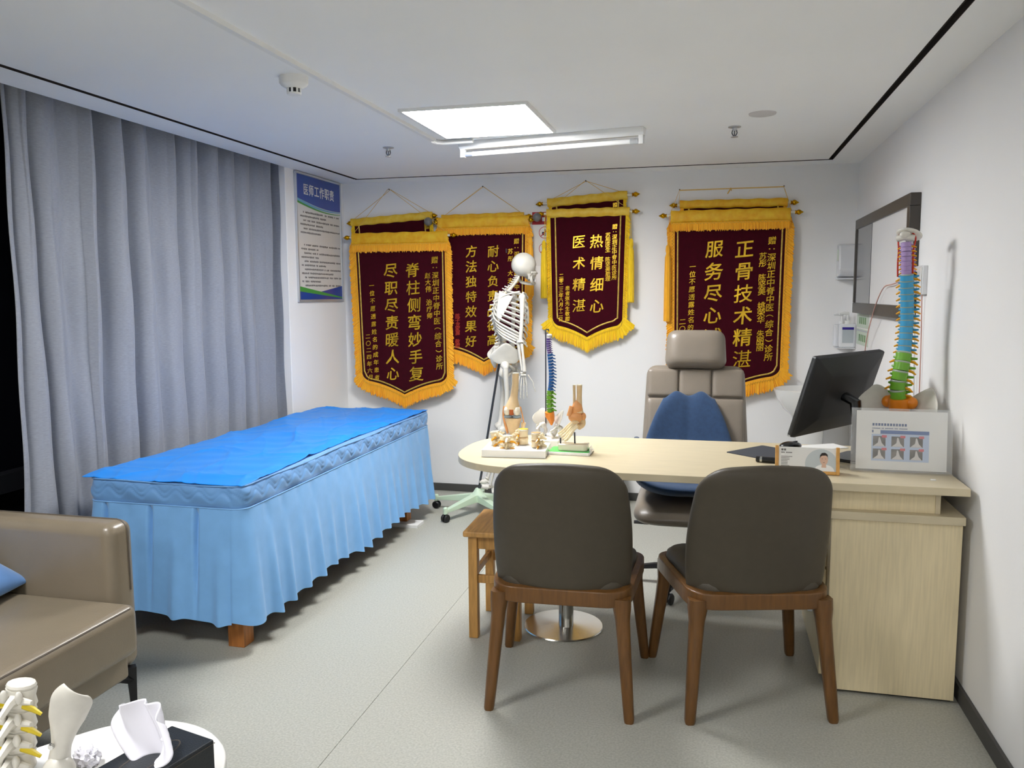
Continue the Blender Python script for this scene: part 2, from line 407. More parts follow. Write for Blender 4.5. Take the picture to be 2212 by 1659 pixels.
for (x, y, lb) in ((-1.718, 4.215, 'small ceiling sprinkler head between smoke detector and tube batten'), (.082, 4.145, 'small ceiling sprinkler head near the round ceiling cover')):
    s_ = thing('sprinkler', lb, 'sprinkler', (x, y, H), group='ceiling sprinklers')
    MB().lathe([(.03, 0), (.03, -.004), (.012, -.008), (.009, -.02)], 20).build('flange', 'alu', s_)
    fr = MB()
    for q in (-1, 1): fr.tube([(q * .009, 0, -.016), (q * .012, 0, -.03), (q * .004, 0, -.045)], .0028, 6)
    fr.tube([(0, 0, -.015), (0, 0, -.048)], .003, 6); fr.build('yoke', 'steelrod', s_)
    MB().lathe([(.0, -.046), (.017, -.047), (.017, -.0495), (0, -.05)], 16).build('deflector', 'alu', s_)
tag(MB().lathe([(.06, 0), (.058, -.005), (.045, -.008), (0, -.009)], 32, Matrix.Translation((.195, 3.88, H))).build('ceiling_cover', mat('covergrey', '#cfccca', .6)), 'flat round blank cover plate on the ceiling', 'cover plate')
# ------------------------------------------------------------------ curtain
ridges = [2.655, 2.745, 2.87, 3.055, 3.26, 3.43, 3.64, 3.80, 4.01, 4.19, 4.34, 4.54, 4.72]
def curtain_pt(u, v):
    k = u * (len(ridges) - 1); i = min(int(k), len(ridges) - 2); ph = k - i
    y = ridges[i] + (ridges[i + 1] - ridges[i]) * ph
    lam = ridges[i + 1] - ridges[i]
    amp = min(.072, lam * .34) * (.72 + .28 * math.sin(i * 2.3))
    z = .015 + v * (H + .14)
    c = math.cos(2 * PI * ph); c = math.copysign(abs(c) ** .8, c)
    soft = .75 + .25 * math.sin(i * 1.7 + v * 2.2)
    x = -2.672 + amp * soft * c + .008 * math.sin(v * 5 + i * 1.3) + .004 * math.sin(v * 23 + y * 31)
    if v < .12 and i < 2: x += .01 * math.sin(v * 160)
    yy = y + .012 * math.sin(2 * PI * ph) + .01 * math.sin(v * 3 + i) + (1 - v) * (-.06) * max(0, 1 - u * 9)
    return (x, min(yy, 4.66), z)
cu_ = MB().grid(curtain_pt, 260, 40).build('curtain', 'curtain', solid=.003, ang=180)
tag(cu_, 'floor-length grey pleated curtain drawn along the window', 'curtain')
# ------------------------------------------------------------------ duty board on the left pier
bd = thing('notice_board', 'tall framed white notice board with blue header on the left wall', 'notice board', (XL, 5.098, 1.775))
a, b = .31, .40
MB().box((.002, -a, -b), (.010, a, b)).build('panel', 'boardwhite', bd)
fr = MB(); fr.box((0, -a - .014, b), (.016, a + .014, b + .014)).box((0, -a - .014, -b - .014), (.016, a + .014, -b)).box((0, -a - .014, -b), (.016, -a, b)).box((0, a, -b), (.016, a + .014, b))
fr.build('frame', 'alu', bd, bevel=.002)
def slab(name, poly, m, d0, d1, par): return MB().prism(poly, d0, d1, 'x').build(name, m, par)
top = [(-a, b), (-a, b - .15)] + [(-a + 2 * a * k / 14, b - .15 - .03 * math.sin(PI * k / 14 * .75) - .018 * k / 14) for k in range(1, 15)] + [(a, b)]
slab('header', top, 'boardblue', .0101, .0108, bd)
def swoosh(z0, th, m, d):
    P = [(-a + 2 * a * k / 14, z0 - .033 * math.sin(PI * k / 14 * .75) - .018 * k / 14) for k in range(15)]
    Q = [(p[0], p[1] - th * (1 - .75 * i / 14)) for i, p in enumerate(P)]
    slab('header_stripe', P + Q[::-1], m, .0101, d, bd)
swoosh(b - .15, .022, 'boardcyan', .0105); swoosh(b - .166, .014, 'boardgreen', .0106)
slab('footer', [(-a, -b), (a, -b), (a, -b + .012), (-a, -b + .055)], 'boardblue', .0101, .0106, bd)
slab('footer_wedge', [(-.04, -b + .05), (a, -b + .012), (a, -b + .095)], 'boardblue', .0101, .0106, bd)
slab('footer_stripe', [(-a, -b + .055), (a, -b + .008), (a, -b + .016), (-a, -b + .088)], 'boardgreen', .0101, .0109, bd)
for k, ch in enumerate(TITLE):
    vs_, fs_ = glyph(ch); s = .078
    MB().add([(.0112 + v[2] * .03, -.185 + k * .074 + v[0] * s * .88, b - .088 + v[1] * s) for v in vs_], fs_).build('title_character', 'paper', bd, smooth=False, weld=0)
tx = MB(); rnd = random.Random(3)
for i in range(20):
    z = .165 - i * .0262
    if i in (6, 7): continue
    y = -.27 + (.04 if i % 2 == 0 else 0); end = .285 if i % 2 == 0 else rnd.uniform(-.05, .2)
    if i in (19,): end = -.22
    while y < end:
        wd = rnd.uniform(.008, .013)
        if rnd.random() > .1: tx.box((.0101, y, z - rnd.uniform(.004, .0065)), (.0104, y + wd, z + rnd.uniform(.004, .0065)))
        y += wd + .0035
tx.build('body_text', 'inkgrey', bd, smooth=False)['kind'] = 'stuff'
# ------------------------------------------------------------------ pennants
def pennant(key, label, xc, ztop, w, hs, d, y, band, hfr, col, tilt=0, taper=.05, skew=0., fl_side=.055, fl_bot=.10, fin=None, tassels=(), nails=None, borders=.035, inkm=None, cords=True):
    t = thing('silk_pennant', label, 'pennant', (xc, y, ztop), group='presentation pennants on the back wall')
    t.rotation_euler = (0, tilt, 0)
    FR, BR = ('fringeo', 'brocadeo') if col == 'o' else ('fringey', 'brocadey')
    hw = w / 2; rr = random.Random(hash(key) % 1000 if 0 else len(label) * 7 + int(w * 1000))
    def cx(z): return skew * min(1, -z / hs)
    def W(z): return hw * (1 - taper * min(1, -z / hs))
    def zb(s):
        q = abs(s); z = -hs - d * (1 - q) ** 1.7
        if q > .8: z += .06 * (1 - math.sqrt(max(0, 1 - ((q - .8) / .2) ** 2)))
        return z
    def pt(s, v, dy=0):
        z = zb(s) * v
        return (cx(z) + W(z) * s, dy + .004 * math.sin(s * 5 + v * 4) * v, z)
    MB().grid(lambda u, v: pt(u * 2 - 1, v), 48, 24).build('cloth', 'velvet', t, solid=.003)
    # gold border ribbon
    ins = borders; path = []
    for k in range(13): path.append((-(W(-hs * k / 12 * .93) - ins) + cx(-hs * k / 12 * .93), -hs * k / 12 * .93))
    n = 36
    for k in range(1, n):
        s = -1 + 2 * k / n; z = zb(s * .98) + ins * 1.05; x = cx(z) + (W(z) - ins) * s
        if z < path[-1][1] + .0 or k > n / 2 or True: path.append((x, z))
    for k in range(13): z = -hs * (12 - k) / 12 * .93; path.append(((W(z) - ins) + cx(z), z))
    rb = MB(); P = [Vector((p[0], 0, p[1])) for p in path]; vs_ = []; fs_ = []
    for i, p in enumerate(P):
        tg = (P[min(i + 1, len(P) - 1)] - P[max(i - 1, 0)]).normalized(); nn = Vector((-tg.z, 0, tg.x)) * .005
        yy = -.0035 + .004 * math.sin(p.x / hw * 5 + p.z / (-hs) * 4) * (-p.z / hs)
        for q in (-1, 1): vs_.append((p.x + nn.x * q, yy, p.z + nn.z * q))
    for i in range(len(P) - 1): fs_.append((2 * i, 2 * i + 1, 2 * i + 3, 2 * i + 2))
    rb.add(vs_, fs_).build('gold_border', 'goldtrim', t, solid=.0015)
    # side and bottom fringe
    def fringe(name, pts, dirs, ln, m, par, y0=-.001):
        N = len(pts); mb = MB()
        jit = [rr.uniform(.82, 1.06) for _ in range(N)]; cor = [rr.uniform(-.004, .004) for _ in range(N)]
        vs_ = []; fs_ = []
        for j in range(4):
            q = j / 3
            for i in range(N):
                L = (ln(i / (N - 1)) if callable(ln) else ln) * (jit[i] if j == 3 else 1) * q
                vs_.append((pts[i][0] + dirs[i][0] * L, y0 - .003 + cor[i] * q + .0025 * math.sin(i * 2.6) * q, pts[i][1] + dirs[i][1] * L))
        for j in range(3):
            for i in range(N - 1): fs_.append((j * N + i, j * N + i + 1, (j + 1) * N + i + 1, (j + 1) * N + i))
        o = mb.add(vs_, fs_).build(name, m, par, solid=.003, smooth=False); return o
    for sd_ in (-1, 1):
        pts = [(cx(-hs * k / 160) + sd_ * W(-hs * k / 160) * .99, -hs * k / 160) for k in range(0, 156)]
        fringe('side_fringe', pts, [(sd_ * .82, -.57)] * len(pts), lambda q: fl_side * 1.2 * min(1, .35 + q * 9), FR, t)
    NB = 260; pts = []; dirs = []
    for k in range(NB + 1):
        s = -1 + 2 * k / NB; z = zb(s) + .006; pts.append((cx(z) + W(z) * s, z))
        e = max(0, (abs(s) - .8) / .2); dirs.append((math.copysign(.75 * e, s), -(1 - .45 * e)))
    fringe('bottom_fringe', pts, dirs, fl_bot, FR, t)
    # zigzag braid along the seam
    zz = MB(); pp = []
    for k in range(0, 90): z = -.12 - (hs - .17) * k / 90; pp.append((cx(z) - W(z) - .008 + (.006 if k % 2 else -.006), -.008, z))
    zz.tube(pp, .0016, 4)
    pp = [(2 * cx(p[2]) - p[0], p[1], p[2]) for p in pp]; zz.tube(pp, .0016, 4)
    pp = []
    for k in range(NB // 3 + 1):
        s = -1 + 2 * k / (NB // 3); z = zb(s) - .016 + (.006 if k % 2 else -.006); pp.append((cx(z) + W(z) * s, -.008, z))
    zz.tube(pp, .0016, 4); zz.build('braid', 'goldtrim', t)
    # header
    hb = MB(); hx = hw + .022
    def hp(u, v):
        a_ = PI * 2 * v; ss = 2 * u - 1
        return (ss * hx, -.012 * math.sin(a_) * (1 + .12 * math.sin(ss * 23)) - .001, -band / 2 + .008 + (band / 2 + .004) * math.cos(a_) + .002 * math.sin(ss * 17))
    hb.grid(hp, 60, 14).build('header_band', BR, t)
    if hfr:
        NB2 = 190; fringe('header_fringe', [(-hx + 2 * hx * k / NB2, -band + .01) for k in range(NB2 + 1)], [(0, -1)] * (NB2 + 1), hfr, FR, t, -.012)
        pp = [(-hx + 2 * hx * k / 70, -.0165, -band + .004 + (.005 if k % 2 else -.005)) for k in range(71)]
        MB().tube(pp, .0016, 4).build('header_braid', 'goldtrim', t)
    fin = fin or (hx + .045)
    MB().tube([(-fin + .02, 0, -.018), (fin - .02, 0, -.018)], .008, 10).build('rod', 'rodwhite', t)
    for q in (-1, 1):
        M_ = rotM((q * (fin - .035), 0, -.018), ry=q * PI / 2)
        MB().lathe([(.0, -.012), (.011, -.012), (.013, -.007), (.009, -.003), (.014, .002), (.017, .01), (.015, .018), (.008, .027), (.003, .036), (0, .04)], 16, M_).build('finial', 'gold', t)
    if nails and cords:
        c_ = MB()
        L = [(nx - xc, (nz - ztop)) for nx, nz in nails]
        e = hx + .006
        if tilt: L = [(px * math.cos(tilt) - pz * math.sin(tilt) * 1, pz * math.cos(tilt) + px * math.sin(tilt)) for px, pz in L]
        if len(L) == 1: c_.tube([(-e, 0, -.01), (L[0][0] - .004, .0, L[0][1])], .0016, 5); c_.tube([(e, 0, -.01), (L[0][0] + .004, .0, L[0][1])], .0016, 5)
        else:
            c_.tube([(-e, 0, -.01), (L[0][0], 0, L[0][1]), (L[1][0], 0, L[1][1]), (e, 0, -.01)], .0018, 5)
            mx = (L[0][0] + L[1][0]) / 2; c_.tube([(mx - .02, -.003, L[0][1] - .03), (mx, -.004, L[0][1] + .002), (mx + .003, -.004, L[0][1] - .012)], .003, 5)
        c_.build('hanging_cord', 'cord', t)
    for (q, z0, z1) in tassels:
        x = q * (hx + .008); tt = MB()
        tt.tube([(x, -.006, -.015), (x + q * .004, -.016, z0 + .01)], .0018, 5)
        prof = [(.004, z0 + .012), (.012, z0), (.014, z0 - .03), (.010, z0 - .045), (.017, z0 - .07), (.020, (z0 + z1) / 2), (.021, z1), (.0, z1)]
        m = len(prof); nn = 20; vs_ = []; fs_ = []
        for (r, z) in prof:
            for k in range(nn): a_ = 2 * PI * k / nn; r2 = r * (1 + .10 * (k % 2)); vs_.append((x + q * .006 + r2 * math.cos(a_), -.022 + r2 * math.sin(a_), z + (.01 * rr.random() if z == z1 and r else 0)))
        for i in range(m - 1):
            for k in range(nn): fs_.append((i * nn + k, i * nn + (k + 1) % nn, (i + 1) * nn + (k + 1) % nn, (i + 1) * nn + k))
        tt.add(vs_, fs_).build('tassel', FR, t, smooth=False)
    # lettering
    for c in COLS.get(key, ()):
        tx_, xa, za, xb, zb_, sz = c; n = len(tx_)
        for i, ch in enumerate(tx_):
            if ch == ' ': continue
            q = i / max(1, n - 1); X = xa + (xb - xa) * q; Z = za + (zb_ - za) * q; vs0, fs0 = glyph(ch)
            s = sz * (.96 + .08 * rr.random()) * 1.06; rt = rr.uniform(-.05, .05)
            loc = []
            for v in vs0:
                gx = v[0] + v[1] * .06; gy = v[1] + v[0] * .09
                if ch == '：': gx, gy = v[1], v[0]
                if ch in '（）': gx, gy = v[1] * .9, -v[0]
                lx = X - xc + gx * s; lz = Z - ztop + gy * s
                loc.append((lx, -.0045 + .004 * math.sin((lx / hw) * 5 - lz / hs * 4) * min(1, -lz / hs) - v[2] * .05, lz))
            MB().add(loc, fs0).build('character', 'redink' if tx_.startswith('陈子') else 'goldfoil', t, smooth=False, weld=0)
    return t
k_ = .992
pennant('b1b', 'rear pennant with yellow edges peeping out behind the leftmost pennant', -2.215, 1.950, .57, .70, .09, YB - .024, .045, 0, 'y', tilt=-.058, taper=.04, fl_side=.03, fin=.34, nails=[(-2.215, 2.135)])
p1_ = pennant('b1', 'leftmost maroon pennant with orange fringe, hanging lowest by the bed', -2.143, 1.826, .668, 1.035, .095, YB - .088, .075, .062, 'o', taper=.04, skew=.018, fin=.42, borders=.02, nails=[(-2.215, 2.135)])
p1_.location.x += .012
pennant('b2b', 'pennant almost wholly hidden behind the pennant beside the skeleton skull', -1.545, 1.942, .54, .6, .09, YB - .034, .045, 0, 'o', tilt=-.006, fin=.35, fl_side=.03, nails=[(-1.535, 2.13)])
pennant('b2', 'maroon pennant with orange fringe hanging directly behind the skeleton', -1.536, 1.918, .60, .89, .095, YB - .055, .068, .055, 'o', taper=.03, fin=.36, borders=.02, tassels=[(1, -.14, -.53)], nails=[(-1.535, 2.13)])
pennant('b3b', 'rear tilted pennant showing its top edge above the yellow-fringed pennant', -.828, 2.045, .49, .5, .06, YB - .024, .05, 0, 'y', tilt=-.066, fin=.345, fl_side=.022, fl_bot=.03, taper=.14, nails=[(-.831, 2.143)])
pennant('b3', 'small maroon pennant with yellow fringe and two hanging tassels', -.817, 1.954, .508, .765, .08, YB - .055, .048, 0, 'y', tilt=0, taper=.07, fin=.34, fl_side=.032, fl_bot=.105, tassels=[(-1, -.205, -.58), (1, -.205, -.61)], nails=[(-.831, 2.143)])
pennant('b4b', 'rear pennant showing only its top edge above the pennant behind the office chair', .109, 1.985, .62, .7, .09, YB - .024, .045, 0, 'o', tilt=.006, fin=.395, fl_side=.03, nails=[(-.224, 2.062), (.413, 2.062)])
pennant('b4', 'rightmost maroon pennant with orange fringe, behind the office chair headrest', .090, 1.920, .69, 1.05, .095, YB - .055, .075, .058, 'o', taper=.035, fin=.44, borders=.022, tassels=[(-1, -.215, -.70)], nails=[(-.224, 2.062), (.413, 2.062)])
for (x, z, lb) in ((-2.215, 2.137, 'nail above the leftmost pennant'), (-1.535, 2.132, 'nail above the pennant behind the skeleton'), (-.831, 2.143, 'nail above the yellow-fringed pennant'), (-.224, 2.064, 'left nail above the rightmost pennant'), (.413, 2.064, 'right nail above the rightmost pennant')):
    nl = MB(); nl.lathe([(.002, 0), (.002, .05), (.005, .05), (.005, .053), (0, .053)], 8, rotM((x, YB, z), rx=PI / 2)); tag(nl.build('nail', 'steelrod'), 'small ' + lb + ' on the back wall', 'nail', 'nails holding the pennants')
for (x, z, lb) in ((-1.918, 1.905, 'grey ball-ended wall hook between the two left pennants'), (-1.152, 1.913, 'grey ball-ended wall hook in front of the red prohibition notice')):
    t = thing('wall_hook', lb, 'hook', (x, YB, z), group='grey ball wall hooks')
    MB().tube([(0, 0, 0), (0, -.075, 0)], .006, 8).build('stem', 'steelrod', t)
    MB().ell((0, -.085, 0), (.029, .029, .029), nu=20, nv=14).build('ball', 'ball', t)
# prohibition notice half behind the yellow-fringed pennant
sg = thing('prohibition_notice', 'white paper notice with red header half hidden by the yellow-fringed pennant', 'notice', (-1.105, YB - .002, 1.955))
bx('sheet', (-.098, -.001, -.36), (.12, .001, 0), 'paper', sg)
bx('header', (-.098, -.0018, -.083), (.12, -.001, 0), 'signred', sg)
rg = MB()
for zc in (-.137, -.245):
    for k in range(24):
        a0, a1 = 2 * PI * k / 24, 2 * PI * (k + 1) / 24
        rg.add([(-.012 + r * math.cos(a_), -.0016, zc + r * math.sin(a_)) for a_, r in ((a0, .04), (a1, .04), (a1, .036), (a0, .036))], [(0, 1, 2, 3)])
    rg.add([(-.042, -.0016, zc - .024), (-.038, -.0016, zc - .028), (.018, -.0016, zc + .024), (.014, -.0016, zc + .028)], [(0, 1, 2, 3)])
rg.build('ring', 'signred', sg, smooth=False)
ic = MB()
for zc in (-.137, -.245): ic.box((-.014, -.0015, zc - .024), (-.006, -.0012, zc + .022)); ic.box((-.03, -.0015, zc - .018), (-.016, -.0012, zc + .004))
ic.build('pictogram', 'inkblack', sg, smooth=False)
hd = MB()
for k in range(4): hd.box((.0 - .03 + k * .03, -.0021, -.062), (.022 - .03 + k * .03, -.0018, -.036))
hd.build('header_mark', 'paper', sg, smooth=False)
# ------------------------------------------------------------------ treatment bed
X0, X1, Y0, Y1, ZT, ZS = -2.470, -1.765, 2.765, 4.90, .662, .575
bed = thing('treatment_bed', 'low treatment bed with pleated light blue skirt in front of the curtain', 'bed', ((X0 + X1) / 2, (Y0 + Y1) / 2, 0))
ox, oy = (X0 + X1) / 2, (Y0 + Y1) / 2; hx, hy = (X1 - X0) / 2, (Y1 - Y0) / 2
for (sx, sy) in ((-1, -1), (1, -1), (1, 1), (-1, 1)):
    cx_, cy_ = sx * (hx - .065), sy * (hy - .05 if sy < 0 else hy - .29)
    bx('leg', (cx_ - .036, cy_ - .036, .022 if sy > 0 else 0), (cx_ + .036, cy_ + .036, .5), 'bedwood', bed, bevel=.003)
bx('frame', (-hx + .02, -hy + .02, .47), (hx - .02, hy - .02, .53), 'bedwood', bed)
PR = rrect(-hx, -hy, hx, hy, .045, 8)
def perim(n):
    L = [0]; P = [Vector(p) for p in PR] + [Vector(PR[0])]
    for i in range(len(P) - 1): L.append(L[-1] + (P[i + 1] - P[i]).length)
    tot = L[-1]; out = []
    j = 0
    for k in range(n):
        s = tot * k / n
        while j < len(L) - 2 and L[j + 1] < s: j += 1
        t_ = (s - L[j]) / max(1e-9, L[j + 1] - L[j]); p = P[j].lerp(P[j + 1], t_)
        out.append((p, s))
    res = []
    for k in range(n):
        tg = (out[(k + 1) % n][0] - out[k - 1][0]).normalized(); res.append((out[k][0], Vector((tg.y, -tg.x)), out[k][1]))
    return res
NP = 900; PER = perim(NP)
# mattress with quilted border
mt = MB(); rows = [(ZS - .006, .0), (ZS, .004)] + [(ZS + (ZT - ZS) * k / 14, .0) for k in range(1, 14)] + [(ZT, -.004)]
vs_ = []; fs_ = []
for j, (z, o_) in enumerate(rows):
    q = (z - ZS) / (ZT - ZS)
    for (p, n_, s) in PER:
        puff = .012 * math.sin(PI * max(0, min(1, q))) ** .6
        tri = abs(((s / .105) % 1) * 2 - 1); zc = .30 + .40 * (3 * tri ** 2 - 2 * tri ** 3)
        st = math.exp(-((q - zc) / .07) ** 2) + .8 * math.exp(-((q - zc - .22) / .07) ** 2)
        off = puff - .0065 * st * (1 if 0 < q < 1 else 0) + o_ + .0025 * math.sin(s * 21 + z * 60)
        vs_.append((p.x + n_.x * off, p.y + n_.y * off, z))
for j in range(len(rows) - 1):
    for k in range(NP): fs_.append((j * NP + k, j * NP + (k + 1) % NP, (j + 1) * NP + (k + 1) % NP, (j + 1) * NP + k))
fs_.append(tuple(range((len(rows) - 1) * NP, len(rows) * NP)))
mat_o = mt.add(vs_, fs_).build('mattress', 'quilt', bed, ang=60)
pp = [(p.x + n_.x * .004, p.y + n_.y * .004, ZT - .001 + .003 * math.sin(s * 9)) for (p, n_, s) in PER[::3]]; pp.append(pp[0])
MB().tube(pp, .0035, 6).build('piping', 'quilt', mat_o)
pp = [(p.x + n_.x * .008, p.y + n_.y * .008, ZS - .003) for (p, n_, s) in PER[::3]]; pp.append(pp[0])
MB().tube(pp, .003, 6).build('seam', 'skirt', mat_o)
# pleated skirt
NS = 1400; PS = perim(NS); rr = random.Random(11)
tot = 2 * (2 * hx + 2 * hy); foldpos = []; s_ = 0.0
foot0 = (2 * hx) * .0
# side +x starts at s=0? arcs start at the lower right corner going up the right side
per_right = 2 * hy
s_ = .05
while s_ < tot:
    foldpos.append((s_, rr.uniform(.6, 1.15))); s_ += rr.uniform(.095, .16) if s_ < per_right else rr.uniform(.19, .23)
def foldf(s):
    best = 0
    for (c, a_) in foldpos:
        dlt = s - c
        if -.09 < dlt < .09: best += a_ * math.exp(-(dlt / .026) ** 2)
    return best
FO = [foldf(s) for (_, _, s) in PS]
sk = MB(); vs_ = []; fs_ = []; NR = 14
for j in range(NR + 1):
    q = j / NR
    for i, (p, n_, s) in enumerate(PS):
        f = FO[i]
        off = .008 + .05 * q ** .8 - .018 * q + (.032 * f * (q ** .75)) - .012 * (1 - q) * f * (1 if q > .02 else 0) + .004 * math.sin(s * 13 + 1) * q
        if s > PS[-1][2] - 2 * hx:
            for c in (.13, .34, .55): off -= .030 * math.exp(-((s - (PS[-1][2] - 2 * hx) - c) / .009) ** 2) * (1 - q) ** .7 * (1 if q > 0 else 0)
        zz_ = ZS - .004 - q * (.445 - .018 * f * 0 + .012 * math.sin(s * 7)) - .010 * f * q
        vs_.append((p.x + n_.x * off, p.y + n_.y * off, zz_))
for j in range(NR):
    for i in range(NS): fs_.append((j * NS + i, j * NS + (i + 1) % NS, (j + 1) * NS + (i + 1) % NS, (j + 1) * NS + i))
sk.add(vs_, fs_).build('skirt', 'skirt', bed, ang=180)
# disposable sheet lying on the bed
def sheet_pt(u, v):
    x = -hx - .028 + u * (2 * hx + .028); y = -hy - .004 + v * (2 * hy + .004)
    if u > .8: x -= (u - .8) / .2 * .035 * math.sin(PI * min(1, v * 1.05)) ** 1.5
    z = ZT + .0145 + .003 * math.sin(y * 7 + x * 9) + .0035 * math.sin(y * 3.1 - x * 13) + .002 * math.sin(x * 31 + y * 11) + .0015 * math.sin(y * 41 - x * 17)
    ed = min(1, min(v, 1 - v) * 30, (1 - u) * 18, u * 18 + .3); z = ZT + .003 + (z - ZT - .003) * ed
    rid = abs(math.sin((y * .8 + x * 1.9) * 4.3 + math.sin(y * 3))); z += .006 * (1 - rid) ** 3
    rid = abs(math.sin((y * 1.3 - x * .8) * 5.1 + math.sin(x * 5) * 1.3)); z += .006 * (1 - rid) ** 6
    rid = abs(math.sin((x * 2.2 + y * .35) * 6.3 + math.sin(y * 6 + x * 3) * 1.1)); z += .004 * (1 - rid) ** 7
    rid = abs(math.sin((y * 2.4 + x * .9) * 3.7 + math.sin(x * 11 + y) * 1.6)); z += .004 * (1 - rid) ** 8
    return (ox + x, oy + y, z)
sh = MB().grid(sheet_pt, 130, 260).build('bed_sheet', 'sheet', solid=.0015, ang=180)
tag(sh, 'bright blue crinkled disposable sheet spread over the treatment bed', 'sheet')
tag(bx('leg_pad', (-1.80 - .075, 4.57 - .055, 0), (-1.80 + .095, 4.57 + .06, .021), 'white', bevel=.002), 'white square pad under the far leg of the treatment bed', 'pad')
# ------------------------------------------------------------------ desk
ZD = .76
dk = thing('desk', 'pale wood desk with rounded end, steel pedestal foot and side cabinet', 'desk', (0, 0, 0))
DX0, DX1, DY0, DY1 = -1.008, .832, 2.893, 3.625
poly = [(DX1, DY0), (DX1, DY1)]
ry = (DY1 - DY0) / 2; cyd = (DY0 + DY1) / 2; rx = .38
for k in range(33):
    a_ = PI / 2 + PI * k / 32; c_, s_ = math.cos(a_), math.sin(a_); e = .78
    poly.append((DX0 + rx + rx * math.copysign(abs(c_) ** e, c_), cyd + ry * math.copysign(abs(s_) ** e, s_)))
MB().prism(poly, ZD - .027, ZD).build('tabletop', 'desk', dk, bevel=.002)
bx('riser', (.22, 2.95, .657), (.757, 3.45, ZD - .027), 'deskside', dk, bevel=.001)
bx('edge_panel', (.742, 2.946, .657), (.757, 2.95, ZD - .027), 'desk', dk)
cab = MB().box((.413, 2.93, .012), (.825, 3.60, .627)).build('cabinet', 'deskside', dk, bevel=.001)
bx('cabinet_top', (.40, 2.915, .629), (.829, 3.60, .657), 'desk', cab, bevel=.001)
bx('plinth', (.43, 2.95, 0), (.82, 3.58, .012), 'black', cab)
for k in range(3):
    dr = bx('drawer', (.397, 3.0, .03 + k * .2), (.411, 3.56, .22 + k * .2), 'deskside', cab, bevel=.002)
    MB().tube([(.393, 3.2, .19 + k * .2), (.38, 3.2, .19 + k * .2), (.38, 3.34, .19 + k * .2), (.393, 3.34, .19 + k * .2)], .005, 8).build('handle', 'alu', dr)
MB().lathe([(.165, 0), (.168, .003), (.165, .007), (.06, .014), (.034, .018)], 48, Matrix.Translation((-.59, 3.285, 0))).build('pedestal_base', 'brushed', dk)
MB().lathe([(.031, .012), (.031, ZD - .04), (.06, ZD - .035), (.06, ZD - .028)], 28, Matrix.Translation((-.575, 3.265, 0))).build('pedestal_pole', 'chrome', dk)
